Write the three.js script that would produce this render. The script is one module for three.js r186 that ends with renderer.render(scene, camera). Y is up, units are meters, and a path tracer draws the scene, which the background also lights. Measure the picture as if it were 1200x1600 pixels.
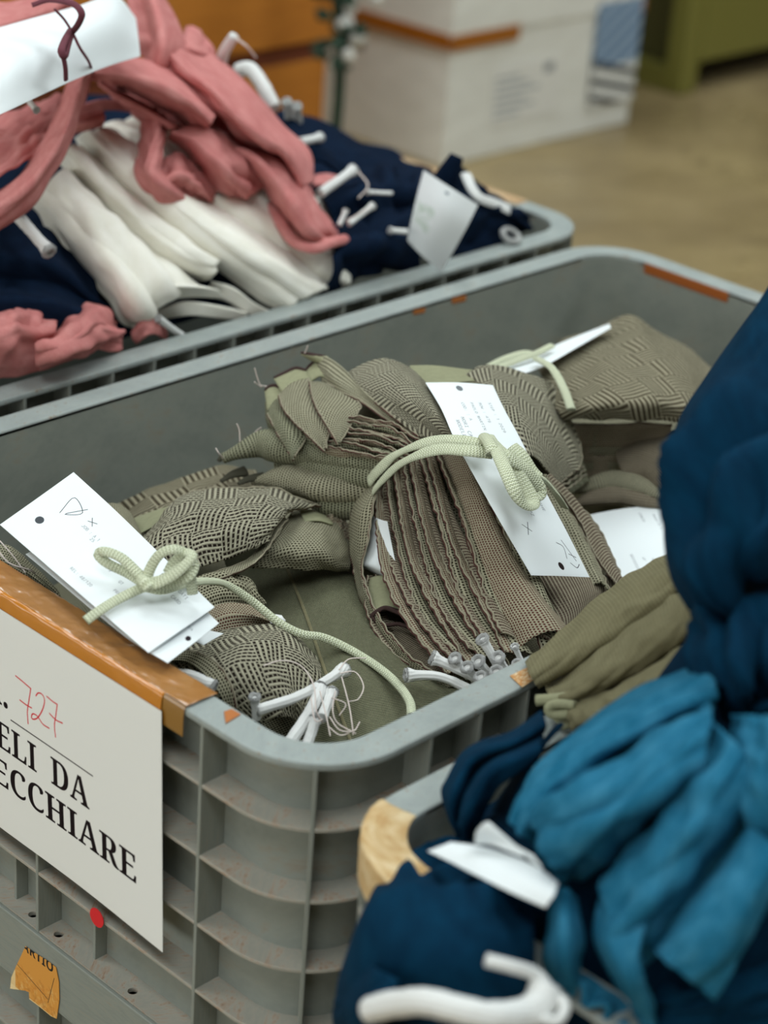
import * as THREE from 'three';
import { RectAreaLightUniformsLib } from 'three/addons/lights/RectAreaLightUniformsLib.js';
import { mergeGeometries, mergeVertices, toCreasedNormals } from 'three/addons/utils/BufferGeometryUtils.js';
import { RoundedBoxGeometry } from 'three/addons/geometries/RoundedBoxGeometry.js';
import { ImprovedNoise } from 'three/addons/math/ImprovedNoise.js';

const scene = new THREE.Scene();

// ---------------------------------------------------------------- camera
const camera = new THREE.PerspectiveCamera(27.27, 0.75, 0.05, 60);
camera.position.set(-0.8604, 1.4031, 0.8374);
camera.up.set(0.27282, 0.89508, -0.35271);
camera.lookAt(-0.8604 + 0.65988, 1.4031 - 0.44089, 0.8374 - 0.60842);
camera.focus = 1.74;
camera.userData.fStop = 4.0;

const renderer = new THREE.WebGLRenderer({ antialias: true });
renderer.toneMapping = THREE.LinearToneMapping;
renderer.toneMappingExposure = 0.72;
renderer.shadowMap.enabled = true;
renderer.shadowMap.type = THREE.PCFSoftShadowMap;
scene.background = new THREE.Color(0x0c0d0e);

// ---------------------------------------------------------------- lights of the hall: ceiling panels and a row of windows (built with the room below)
RectAreaLightUniformsLib.init();
const CEIL = 4.4;
const CEILING_PANELS = [ // x, z, width (x), length (z)
  [-1.9, -3.4, 1.2, 2.6], [1.4, -2.6, 1.2, 2.6], [3.6, -0.7, 1.2, 2.6],
  [-1.9, 1.2, 1.2, 2.6], [1.4, 1.2, 1.2, 2.6], [4.6, 3.2, 1.2, 2.6],
];
const PANEL_LIGHT = { color: 0xeef8fa, intensity: 8.5 };
const WINDOW_LIGHT = { color: 0xf1f4f0, intensity: 4.0 };

// ---------------------------------------------------------------- helpers
const noise = new ImprovedNoise();
let seed = 7;
const rnd = () => { seed = (seed * 16807) % 2147483647; return (seed - 1) / 2147483646; };
const rr = (a, b) => a + (b - a) * rnd();
const V = (a) => new THREE.Vector3(a[0], a[1], a[2]);
const RIM = 0.6;                                     // height of the crate rims above the floor
const taken = {};
function numbered(n) { taken[n] = (taken[n] ?? -1) + 1; return taken[n] ? n + '_' + String(taken[n]).padStart(3, '0') : n; }
function mesh(name, geo, mat, parent) {
  const m = new THREE.Mesh(geo, mat);
  m.castShadow = m.receiveShadow = true;
  if (parent) { m.name = name; parent.add(m); } else { m.name = numbered(name); scene.add(m); }
  return m;
}
function tag(o, label, category, group, kind) {
  o.userData.label = label; o.userData.category = category;
  if (group) o.userData.group = group;
  if (kind) o.userData.kind = kind;
  return o;
}
function thing(name, label, category, pos = [0, 0, 0], group) {
  const g = new THREE.Group(); g.name = numbered(name); g.position.set(...pos); scene.add(g);
  return tag(g, label, category, group);
}
function structure(name, geo, mat) { const m = mesh(name, geo, mat); m.userData.kind = 'structure'; return m; }
function box(w, h, d, x = 0, y = 0, z = 0, r = 0) {
  const g = r ? new RoundedBoxGeometry(w, h, d, 2, r) : new THREE.BoxGeometry(w, h, d);
  g.translate(x, y, z); return g;
}
const clean = (g) => { const n = g.index ? g.toNonIndexed() : g; for (const k of Object.keys(n.attributes)) if (!['position', 'normal', 'uv'].includes(k)) n.deleteAttribute(k); return n; };
const merge = (list) => mergeGeometries(list.map(clean));

// Catmull-Rom through values at t in 0..n-1
function cr(p0, p1, p2, p3, t) { return 0.5 * (2 * p1 + (p2 - p0) * t + (2 * p0 - 5 * p1 + 4 * p2 - p3) * t * t + (3 * p1 - p0 - 3 * p2 + p3) * t * t * t); }
function along(pts, t) {
  const n = pts.length - 1; const s = Math.min(Math.max(t, 0), 1) * n; const i = Math.min(Math.floor(s), n - 1), f = s - i;
  const a = pts[i], b = pts[i + 1];
  const z0 = i > 0 ? pts[i - 1] : a.map((v, k) => 2 * v - b[k]);
  const z3 = i + 2 <= n ? pts[i + 2] : b.map((v, k) => 2 * v - a[k]);
  return a.map((v, k) => cr(z0[k], v, b[k], z3[k], f));
}
// points spread evenly by length along a smooth line
function evenly(pts, n) {
  const N = 16 * (pts.length - 1); const P = [], L = [0];
  for (let i = 0; i <= N; i++) { P.push(along(pts, i / N)); if (i) L.push(L[i - 1] + Math.hypot(...P[i].map((v, k) => v - P[i - 1][k]))); }
  const out = []; let j = 0;
  for (let i = 0; i < n; i++) { const d = L[N] * i / (n - 1); while (j < N - 1 && L[j + 1] < d) j++; const f = L[j + 1] > L[j] ? (d - L[j]) / (L[j + 1] - L[j]) : 0; out.push(P[j].map((v, k) => v + (P[j + 1][k] - v) * f)); }
  return out;
}
// a sheet of cloth or paper through rows of points; uv in metres; bend(u, v, p) moves a point along the sheet's own normal
function sheet(rows, { nu = 60, nv = 40, thick = 0.0016, bend = null, uvAngle = 0, uvOffset = [0, 0], even = true, uvUnit = false, uvTurn = false } = {}) {
  const R = rows.map((r) => (even ? evenly(r, nu + 1) : Array.from({ length: nu + 1 }, (_, i) => along(r, i / nu))));
  const P = [];
  for (let j = 0; j <= nv; j++) { P.push([]); for (let i = 0; i <= nu; i++) P[j].push(V(along(R.map((r) => r[i]), j / nv))); }
  const normals = () => { const N = []; for (let j = 0; j <= nv; j++) { N.push([]); for (let i = 0; i <= nu; i++) {
    const a = P[j][Math.min(i + 1, nu)].clone().sub(P[j][Math.max(i - 1, 0)]), b = P[Math.min(j + 1, nv)][i].clone().sub(P[Math.max(j - 1, 0)][i]);
    N[j].push(a.cross(b).normalize()); } } return N; };
  if (bend) { const N = normals(); for (let j = 0; j <= nv; j++) for (let i = 0; i <= nu; i++) { const d = bend(i / nu, j / nv, P[j][i]); if (Array.isArray(d)) P[j][i].add(new THREE.Vector3(...d)); else P[j][i].addScaledVector(N[j][i], d); } }
  const N = normals();
  let up = 0; for (const r of N) for (const n of r) up += n.y;
  const sgn = up >= 0 ? 1 : -1;                       // the outer face looks up
  // texture lengths in metres
  const U = [], W = []; const mid = Math.floor(nv / 2), midu = Math.floor(nu / 2);
  let s = 0; for (let i = 0; i <= nu; i++) { if (i) s += P[mid][i].distanceTo(P[mid][i - 1]); U.push(s); }
  s = 0; for (let j = 0; j <= nv; j++) { if (j) s += P[j][midu].distanceTo(P[j - 1][midu]); W.push(s); }
  const ca = Math.cos(uvAngle), sa = Math.sin(uvAngle);
  const pos = [], uv = [], idx = []; const st = nu + 1, half = st * (nv + 1);
  for (const side of [1, -1]) for (let j = 0; j <= nv; j++) for (let i = 0; i <= nu; i++) {
    const p = P[j][i].clone().addScaledVector(N[j][i], side * sgn * thick / 2); pos.push(p.x, p.y, p.z);
    if (uvTurn) uv.push(j / nv, 1 - i / nu); else if (uvUnit) uv.push(i / nu, 1 - j / nv); else uv.push(ca * U[i] - sa * W[j] + uvOffset[0], sa * U[i] + ca * W[j] + uvOffset[1]);
  }
  const quad = (a, b, c, d) => idx.push(a, b, c, a, c, d);
  for (let j = 0; j < nv; j++) for (let i = 0; i < nu; i++) {
    const a = j * st + i, b = a + 1, c = b + st, d = a + st;
    if (sgn > 0) { quad(a, b, c, d); quad(half + a, half + d, half + c, half + b); } else { quad(a, d, c, b); quad(half + a, half + b, half + c, half + d); }
  }
  const ring = []; for (let i = 0; i < nu; i++) ring.push(i); for (let j = 0; j < nv; j++) ring.push(j * st + nu); for (let i = nu; i > 0; i--) ring.push(nv * st + i); for (let j = nv; j > 0; j--) ring.push(j * st);
  for (let k = 0; k < ring.length; k++) { const a = ring[k], b = ring[(k + 1) % ring.length]; if (sgn > 0) quad(a, half + a, half + b, b); else quad(a, b, half + b, half + a); }
  const g = new THREE.BufferGeometry();
  g.setAttribute('position', new THREE.Float32BufferAttribute(pos, 3)); g.setAttribute('uv', new THREE.Float32BufferAttribute(uv, 2)); g.setIndex(idx);
  g.computeVertexNormals(); g.userData.grid = P; g.userData.nrm = N; g.userData.sgn = sgn;
  return g;
}
// border line of a sheet as points (side: 'v0','v1','u0','u1')
function border(g, side, lift = 0) {
  const P = g.userData.grid, N = g.userData.nrm, s = g.userData.sgn; const nv = P.length - 1, nu = P[0].length - 1; const out = [];
  const at = (j, i) => out.push(P[j][i].clone().addScaledVector(N[j][i], s * lift).toArray());
  if (side === 'v0') for (let i = 0; i <= nu; i++) at(0, i);
  if (side === 'v1') for (let i = 0; i <= nu; i++) at(nv, i);
  if (side === 'u0') for (let j = 0; j <= nv; j++) at(j, 0);
  if (side === 'u1') for (let j = 0; j <= nv; j++) at(j, nu);
  return out;
}
// a round or flattened cord along points; radius may be a function of t
function cord(pts, radius, { seg = 60, sides = 10, flat = 1, flatDir = [0, 1, 0], caps = true, wob = 0, fixed = false } = {}) {
  const P = evenly(pts, seg + 1).map(V); const rf = typeof radius === 'function' ? radius : () => radius;
  const T = P.map((p, i) => P[Math.min(i + 1, seg)].clone().sub(P[Math.max(i - 1, 0)]).normalize());
  const fd = V(flatDir); let n0 = fd.clone().addScaledVector(T[0], -fd.dot(T[0])); if (n0.length() < 0.05) n0 = new THREE.Vector3(1, 0, 0.3).cross(T[0]); n0.normalize();
  const pos = [], uv = [], idx = []; let len = 0;
  for (let i = 0; i <= seg; i++) {
    if (i) { len += P[i].distanceTo(P[i - 1]); if (fixed) { const q = fd.clone().normalize(); q.addScaledVector(T[i], -q.dot(T[i])); if (q.length() > 0.25) n0.lerp(q.normalize(), 0.5); } n0.addScaledVector(T[i], -n0.dot(T[i])).normalize(); }
    const b = T[i].clone().cross(n0);
    for (let k = 0; k <= sides; k++) {
      const a = k / sides * Math.PI * 2, r = rf(i / seg) * (1 + (wob ? wob * noise.noise(i * 0.45, k * 0.9, len * 30) : 0));
      const p = P[i].clone().addScaledVector(n0, Math.sin(a) * r * flat).addScaledVector(b, Math.cos(a) * r);
      pos.push(p.x, p.y, p.z); uv.push(k / sides * rf(i / seg) * 6.28, len);
    }
  }
  const st = sides + 1;
  for (let i = 0; i < seg; i++) for (let k = 0; k < sides; k++) { const a = i * st + k, b = a + 1, c = b + st, d = a + st; idx.push(a, d, c, a, c, b); }
  if (caps) for (const [i, dir] of [[0, -1], [seg, 1]]) { const c = pos.length / 3; pos.push(P[i].x, P[i].y, P[i].z); uv.push(0, 0); for (let k = 0; k < sides; k++) { const a = i * st + k; dir < 0 ? idx.push(c, a, a + 1) : idx.push(c, a + 1, a); } }
  const g = new THREE.BufferGeometry();
  g.setAttribute('position', new THREE.Float32BufferAttribute(pos, 3)); g.setAttribute('uv', new THREE.Float32BufferAttribute(uv, 2)); g.setIndex(idx);
  g.computeVertexNormals(); return g;
}
// ---- computed textures
function dataTex(w, h, fn, srgb, repeat) {
  const d = new Uint8Array(w * h * 4);
  for (let j = 0; j < h; j++) for (let i = 0; i < w; i++) { const c = fn(i / w, j / h, i, j); const o = (j * w + i) * 4; for (let k = 0; k < 3; k++) d[o + k] = Math.max(0, Math.min(255, Array.isArray(c) ? c[k] : c)); d[o + 3] = 255; }
  const t = new THREE.DataTexture(d, w, h, THREE.RGBAFormat); t.wrapS = t.wrapT = THREE.RepeatWrapping; t.magFilter = THREE.LinearFilter; t.minFilter = THREE.LinearMipmapLinearFilter; t.generateMipmaps = true;
  if (srgb) t.colorSpace = THREE.SRGBColorSpace; if (repeat) t.repeat.set(repeat[0], repeat[1]); t.needsUpdate = true; return t;
}
// noise that repeats over 0..1
function tile(u, v, f, s) { const c = (a) => Math.cos(a * Math.PI * 2) * f / 6.283, d = (a) => Math.sin(a * Math.PI * 2) * f / 6.283; return noise.noise(c(u) + s, d(u) + c(v) * 1.3 + s * 2.1, d(v) * 1.3 + s * 0.7); }
const fbm = (u, v, f, s, o = 4) => { let a = 0, k = 0.5; for (let i = 0; i < o; i++) { a += k * tile(u, v, f, s + i * 13.7); f *= 2.1; k *= 0.55; } return a; };
const mixc = (a, b, t) => { t = Math.max(0, Math.min(1, t)); return a.map((v, k) => v + (b[k] - v) * t); };
const hex = (h) => [(h >> 16) & 255, (h >> 8) & 255, h & 255];
function canvasTex(w, h, draw) {
  const c = document.createElement('canvas'); c.width = w; c.height = h; const x = c.getContext('2d'); draw(x, w, h);
  const t = new THREE.CanvasTexture(c); t.colorSpace = THREE.SRGBColorSpace; t.anisotropy = 8; return t;
}
const std = (o) => new THREE.MeshPhysicalMaterial(o);

// ================================================================ the hall
{
  const floorMap = dataTex(1024, 1024, (u, v) => {
    const a = fbm(u, v, 5, 3), b = fbm(u, v, 24, 9), c = tile(u, v, 190, 4);
    let k = mixc(hex(0x7d6c4c), hex(0xa39069), 0.5 + 1.5 * a + 0.5 * b);
    return mixc(k, hex(0x66573d), Math.max(0, b * 1.4 + c * 0.35 - 0.12));
  }, true, [0.4, 0.4]);
  const floorRough = dataTex(512, 512, (u, v) => 95 + 130 * (fbm(u, v, 7, 21) + 0.1), false, [0.5, 0.5]);
  const fg = new THREE.BoxGeometry(18, 0.2, 15); fg.translate(2, -0.1, -2);
  const p = fg.attributes.position, q = fg.attributes.uv; for (let i = 0; i < p.count; i++) q.setXY(i, p.getX(i), p.getZ(i));
  structure('floor', fg, std({ map: floorMap, roughnessMap: floorRough, roughness: 1, specularIntensity: 0.7 }));
  const plaster = std({ color: 0x8f8c82, roughness: 0.92 });
  structure('ceiling', box(18, 0.2, 15, 2, CEIL + 0.1, -2), std({ color: 0x8d8d88, roughness: 0.95 }));
  structure('wall_back', box(18, CEIL, 0.2, 2, CEIL / 2, -9.6), plaster);
  structure('wall_front', box(18, CEIL, 0.2, 2, CEIL / 2, 5.6), plaster);
  structure('wall_right', box(0.2, CEIL, 15, 11.1, CEIL / 2, -2), plaster);
  // the left wall has a band of windows
  structure('wall_left', merge([box(0.2, 1.2, 15, -7.1, 0.6, -2), box(0.2, CEIL - 3.4, 15, -7.1, (CEIL + 3.4) / 2, -2), ...[-9.2, -5.6, -2, 1.6, 5.2].map((z) => box(0.2, 2.2, 0.6, -7.1, 2.3, z))]), plaster);
  const frameM = std({ color: 0x9aa09f, roughness: 0.5, metalness: 0.4 }), glassM = std({ color: 0xf4f8fa, emissive: 0xf1f4f0, emissiveIntensity: 1.6, roughness: 0.3 });
  [-7.4, -3.8, -0.2, 3.4].forEach((z, i) => {
    const w = new THREE.Group(); w.name = 'window_' + (i + 1); w.userData.kind = 'structure'; w.position.set(-7.1, 2.3, z); scene.add(w);
    mesh('window_frame', merge([box(0.1, 0.06, 3, 0, 1.07, 0), box(0.1, 0.06, 3, 0, -1.07, 0), box(0.1, 2.2, 0.06, 0, 0, 1.47), box(0.1, 2.2, 0.06, 0, 0, -1.47), box(0.1, 2.1, 0.05, 0, 0, 0)]), frameM, w);
    mesh('frosted_pane', box(0.02, 2.1, 2.9, -0.02, 0, 0), glassM, w);
    const l = new THREE.RectAreaLight(WINDOW_LIGHT.color, WINDOW_LIGHT.intensity, 2.9, 2.1); l.position.set(-6.96, 2.3, z); l.lookAt(0, 2.3, z); scene.add(l);
  });
  const panelM = std({ color: 0xffffff, emissive: 0xeef8fa, emissiveIntensity: 2.2, roughness: 0.6 }), housM = std({ color: 0xd8dad8, roughness: 0.5 });
  for (const [x, z, w, d] of CEILING_PANELS) {
    const g = thing('ceiling_light', 'long white light panel fixed to the ceiling of the hall', 'light', [x, CEIL, z], 'ceiling light panels');
    mesh('housing', merge([box(w + 0.08, 0.1, 0.04, 0, -0.05, d / 2 + 0.02), box(w + 0.08, 0.1, 0.04, 0, -0.05, -d / 2 - 0.02), box(0.04, 0.1, d, w / 2 + 0.02, -0.05, 0), box(0.04, 0.1, d, -w / 2 - 0.02, -0.05, 0)]), housM, g);
    mesh('diffuser', box(w, 0.02, d, 0, -0.07, 0), panelM, g);
    const l = new THREE.RectAreaLight(PANEL_LIGHT.color, PANEL_LIGHT.intensity, w, d); l.position.set(x, CEIL - 0.1, z); l.lookAt(x, 0, z + 0.0001); scene.add(l);
  }
}

// ================================================================ grey plastic crates
const plasticMap = dataTex(1024, 1024, (u, v) => {
  const a = fbm(u, v, 9, 5), b = fbm(u, v, 60, 15), s = tile(u, v * 7, 40, 31);
  let k = mixc(hex(0x828781), hex(0x92968e), 0.5 + a + 0.4 * b);
  return mixc(k, hex(0x8b8377), Math.max(0, a * 1.6 + b * 0.8 + s * 0.25 - 0.22));
}, true, [2.2, 2.2]);
const ledgeMap = dataTex(512, 512, (u, v) => {
  const a = fbm(u, v, 10, 55), b = fbm(u, v, 50, 25);
  let k = mixc(hex(0x9c9a90), hex(0xaca498), 0.5 + a * 1.3 + b);
  k = mixc(k, hex(0xa38b78), Math.max(0, (a + b * 1.2) * 1.6 - 0.05));
  return mixc(k, hex(0x6a5142), Math.max(0, b * 3 + a - 1.05));
}, true, [5, 5]);
const rimMap = dataTex(1024, 1024, (u, v) => {
  const a = fbm(u, v, 12, 71), b = fbm(u, v, 90, 77);
  let k = mixc(hex(0x919896), hex(0xa3aaa7), 0.5 + a + 0.5 * b);
  return mixc(k, hex(0x8a7259), Math.max(0, b * 4 + a - 1.05));
}, true, [3, 3]);
const plastic = std({ map: plasticMap, roughness: 0.55, specularIntensity: 0.4 });
const ledgeM = std({ map: ledgeMap, roughness: 0.85, specularIntensity: 0.25 });
const rimM = std({ map: rimMap, roughness: 0.5, specularIntensity: 0.45 });

function roundRect(x0, x1, y0, y1, r, target) {
  const s = target ?? new THREE.Shape();
  s.moveTo(x0 + r, y0); s.lineTo(x1 - r, y0); s.absarc(x1 - r, y0 + r, r, -Math.PI / 2, 0, false);
  s.lineTo(x1, y1 - r); s.absarc(x1 - r, y1 - r, r, 0, Math.PI / 2, false);
  s.lineTo(x0 + r, y1); s.absarc(x0 + r, y1 - r, r, Math.PI / 2, Math.PI, false);
  s.lineTo(x0, y0 + r); s.absarc(x0 + r, y0 + r, r, Math.PI, Math.PI * 1.5, false);
  return s;
}
// a ring between two rounded rectangles, its top at height y
function ring(L, W, r, a, b, y, t, bevel = 0) {
  const s = roundRect(a + bevel, L - a - bevel, a + bevel, W - a - bevel, r - a - bevel);
  s.holes.push(roundRect(b - bevel, L - b + bevel, b - bevel, W - b + bevel, Math.max(0.012, r - b + bevel), new THREE.Path()));
  const g = new THREE.ExtrudeGeometry(s, { depth: t - 2 * bevel, bevelEnabled: bevel > 0, bevelSize: bevel, bevelThickness: bevel, bevelSegments: 2, curveSegments: 14 });
  g.rotateX(-Math.PI / 2); g.translate(0, y - t + bevel, 0);
  return g;
}
const CR = 0.078;
const LEDGES = [0.055, 0.117, 0.179, 0.241, 0.303, 0.365, 0.427, 0.489];
// local x 0..L, z -W..0, y 0..RIM
function crate(label, x, z, L, W, { short = true, band = false } = {}) {
  const g = thing('plastic_crate', label, 'crate', [x, 0, z], 'grey ribbed plastic crates');
  const inner = ring(L, W, CR, 0.0245, 0.0285, RIM - 0.002, RIM - 0.03);
  const fl = new THREE.ExtrudeGeometry(roundRect(0.025, L - 0.025, 0.025, W - 0.025, CR - 0.025), { depth: 0.012, bevelEnabled: false, curveSegments: 12 }); fl.rotateX(-Math.PI / 2); fl.translate(0, 0.02, 0);
  mesh('body', merge([inner, fl]), plastic, g);
  mesh('rim', ring(L, W, CR, 0, 0.0285, RIM, 0.0065, 0.0018), rimM, g);
  for (const d of LEDGES) mesh('ledge', ring(L, W, CR, band && d === 0.303 ? 0.0165 : 0.0008, 0.0255, RIM - d, 0.0032, 0.0006), ledgeM, g);
  mesh('base_skirt', ring(L, W, CR, 0, 0.0255, 0.06, 0.06, 0.001), plastic, g);
  const h = RIM - 0.064, ribX = new RoundedBoxGeometry(0.0034, h, 0.0245, 1, 0.0008), ribZ = new RoundedBoxGeometry(0.0245, h, 0.0034, 1, 0.0008);
  const add = (geo, px, pz, rot = 0) => { const m = mesh('rib', geo, plastic, g); m.position.set(px, 0.06 + h / 2, pz); m.rotation.y = rot; };
  const n = Math.round((L - 0.234) / 0.052); for (let i = 0; i <= n; i++) { const px = 0.117 + (L - 0.234) * i / n; add(ribX, px, -0.0125); add(ribX, px, -W + 0.0125); }
  const ends = [0.117, 0.312, W - 0.117]; for (const d of ends) { add(ribZ, 0.0125, -d); add(ribZ, L - 0.0125, -d); }
  const c = CR - 0.0125; for (const [cx, cz, a] of [[CR, -CR, -Math.PI * 0.25], [L - CR, -CR, Math.PI * 0.25], [CR, -W + CR, Math.PI * 0.25], [L - CR, -W + CR, -Math.PI * 0.25]]) {
    const sx = cx < L / 2 ? -1 : 1, sz = cz > -W / 2 ? 1 : -1; add(ribX, cx + sx * c * 0.7071, cz + sz * c * 0.7071, a === 0 ? 0 : (sx * sz > 0 ? Math.PI / 4 : -Math.PI / 4));
  }
  if (band) {
    // short ribs and the flush handle band with its drilled shelf on the near end
    const sr = new RoundedBoxGeometry(0.0125, 0.058, 0.0034, 1, 0.0008);
    for (const d of [0.252, 0.358, 0.406]) { const m = mesh('short_rib', sr, plastic, g); m.position.set(0.0185, RIM - 0.272, -d); }
    const z0 = 0.128, z1 = W - 0.128;
    const sh = new THREE.Shape(); sh.moveTo(0.001, z0); sh.lineTo(0.0258, z0); sh.lineTo(0.0258, z1); sh.lineTo(0.001, z1); sh.closePath();
    for (const hz of [0.2, 0.296, 0.331, 0.43]) { const p = new THREE.Path(); p.absarc(0.0105, hz, 0.0042, 0, Math.PI * 2, true); sh.holes.push(p); }
    const sg = new THREE.ExtrudeGeometry(sh, { depth: 0.004, bevelEnabled: false, curveSegments: 10 }); sg.rotateX(-Math.PI / 2); sg.translate(0, RIM - 0.3042, 0);
    mesh('drilled_shelf', sg, ledgeM, g);
    mesh('handle_band', merge([box(0.004, 0.064, z1 - z0, -0.0008, RIM - 0.3335, -(z0 + z1) / 2, 0.0012), box(0.026, 0.064, 0.003, 0.0125, RIM - 0.3335, -z0), box(0.026, 0.064, 0.003, 0.0125, RIM - 0.3335, -z1)]), plastic, g);
  }
  return g;
}
const LX = 1.084, WZ = 0.63;
const crateMain = crate('grey plastic crate with a taped paper sign, full of olive knitwear', 0, 0, LX, WZ, { band: true });
const crateBack = crate('grey plastic crate heaped with pink and cream cloth, behind the olive one', 0.028, -WZ - 0.0294, LX, WZ);
const crateBlue = crate('grey plastic crate heaped with blue cloth, its corner taped beige', -0.036, WZ + 0.036, LX, WZ);

// ---- cardboard brown tape over the rim of the main crate
const tapeM = std({ color: 0xc47a1c, roughness: 0.22, clearcoat: 1, clearcoatRoughness: 0.12, specularIntensity: 0.6 });
const tapeBump = dataTex(512, 512, (u, v) => 128 + 150 * fbm(u, v * 3, 14, 90) + 60 * tile(u, v, 60, 12), false, [3, 3]);
const tapeTopM = std({ color: 0xa9753f, roughness: 0.26, clearcoat: 1, clearcoatRoughness: 0.1, bumpMap: tapeBump, bumpScale: 0.0005 });
{
  const g = thing('brown_tape', 'shiny brown packing tape wrapped over the rim above the paper sign', 'tape', [0, RIM, 0]);
  const zs = [-0.1345, -0.2, -0.28, -0.36, -0.44, -0.5];
  const wr = (u, v) => 0.0009 * noise.noise(u * 22, v * 2.5, 1) + 0.0004 * noise.noise(u * 60, v * 6, 4);
  mesh('tape_top', sheet([0.0305, 0.02, 0.01, 0.0008].map((x, k) => zs.map((z) => [x, 0.0022 + (k === 0 ? -0.0006 : 0) + 0.0008 * noise.noise(z * 30, k, 0), z])), { nu: 160, nv: 14, thick: 0.0005, bend: wr }), tapeTopM, g);
  mesh('tape_side', sheet([[0.0006, 0.0024], [-0.0022, -0.001], [-0.0032, -0.012], [-0.0034, -0.0262]].map(([x, y]) => zs.slice().map((z, i) => [x, y, i ? z : -0.158])), { nu: 160, nv: 12, thick: 0.0005, bend: (u, v) => 0.5 * wr(u, v * 2 + 3) }), tapeM, g);
  mesh('tape_end', sheet([[0.0004, 0.0018], [-0.0014, -0.002], [-0.002, -0.01], [-0.002, -0.0225]].map(([x, y]) => [-0.1345, -0.145, -0.16].map((z) => [x, y, z])), { nu: 10, nv: 10, thick: 0.0005 }), std({ color: 0x8d6325, roughness: 0.3, clearcoat: 0.8 }), g);
}
// ---- the paper sign
{
  const S = 6, w = 300, h = 212; // millimetres
  const tex = canvasTex(w * S, h * S, (c) => {
    c.scale(S, S); c.fillStyle = '#e9e9e6'; c.fillRect(0, 0, w, h);
    const X = (z) => w - (-z - 0.153) * 1000, Y = (y) => (-y - 0.010) * 1000; // metres on the crate face to millimetres on the sheet
    c.fillStyle = '#1d1517'; c.textBaseline = 'alphabetic'; c.textAlign = 'right'; c.font = 'bold 35.5px serif';
    const word = (t, z, y, k) => { c.save(); c.translate(X(z), Y(y)); c.scale(k, 1); c.fillText(t, 0, 0); c.restore(); };
    word('SPECCHIARE', -0.183, -0.1775, 0.97); word('TELI  DA', -0.2405, -0.1405, 0.9); word('NR.', -0.340, -0.0985, 0.95);
    c.fillRect(X(-0.339), Y(-0.1062), 104, 1.1);
    c.strokeStyle = '#d4202c'; c.lineWidth = 1.15; c.lineCap = 'round'; c.lineJoin = 'round';
    const pen = (pts) => { c.beginPath(); const P = evenly(pts.map(([a, b]) => [a, b, 0]), 40); P.forEach(([a, b], i) => (i ? c.lineTo(a, b) : c.moveTo(a, b))); c.stroke(); };
    const k = (a, b) => [X(-0.331) + a, Y(-0.062) + b];
    pen([k(0, 0), k(9, 1), k(19.5, 2.5)]); pen([k(19.5, 2.5), k(17, 14), k(14.5, 26), k(15, 37)]); pen([k(5, 20), k(13, 20.5), k(20, 20)]);
    pen([k(26, 6), k(29, 2), k(34, 1), k(37, 5), k(34, 15), k(27, 26), k(20, 30), k(21, 25), k(27, 24), k(34, 28), k(42, 28)]);
    pen([k(40, 0), k(47, 1), k(53, 1)]); pen([k(53, 1), k(51, 12), k(49, 22), k(50, 32)]); pen([k(43, 14), k(51, 16), k(59, 15)]);
  });
  const m = mesh('paper_sign', sheet([0, 0.25, 0.5, 0.75, 1].map((t) => [-0.452, -0.35, -0.25, -0.154].map((z, i) => [-0.0042 - (i === 3 ? 0.004 * t * t : 0) - 0.001 * Math.sin(t * 3), RIM - 0.0105 - 0.2075 * t - (z + 0.153) * -0.0, z - (i === 3 ? 0.002 - 0.013 * t : 0)])), { nu: 30, nv: 20, thick: 0.0003, uvUnit: true }), std({ map: tex, roughness: 0.9, specularIntensity: 0.2 }));
  tag(m, 'white paper sign with black capitals and a red handwritten number', 'sign');
  mesh('sticker_dot', (() => { const s = new THREE.CylinderGeometry(0.0085, 0.0085, 0.0006, 24); s.rotateZ(Math.PI / 2); s.translate(-0.001, RIM - 0.2405, -0.232); return s; })(), std({ color: 0xd81e28, roughness: 0.6 }));
  tag(scene.children.at(-1), 'red round sticker dot on the ledge below the paper sign', 'sticker');
}
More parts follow.
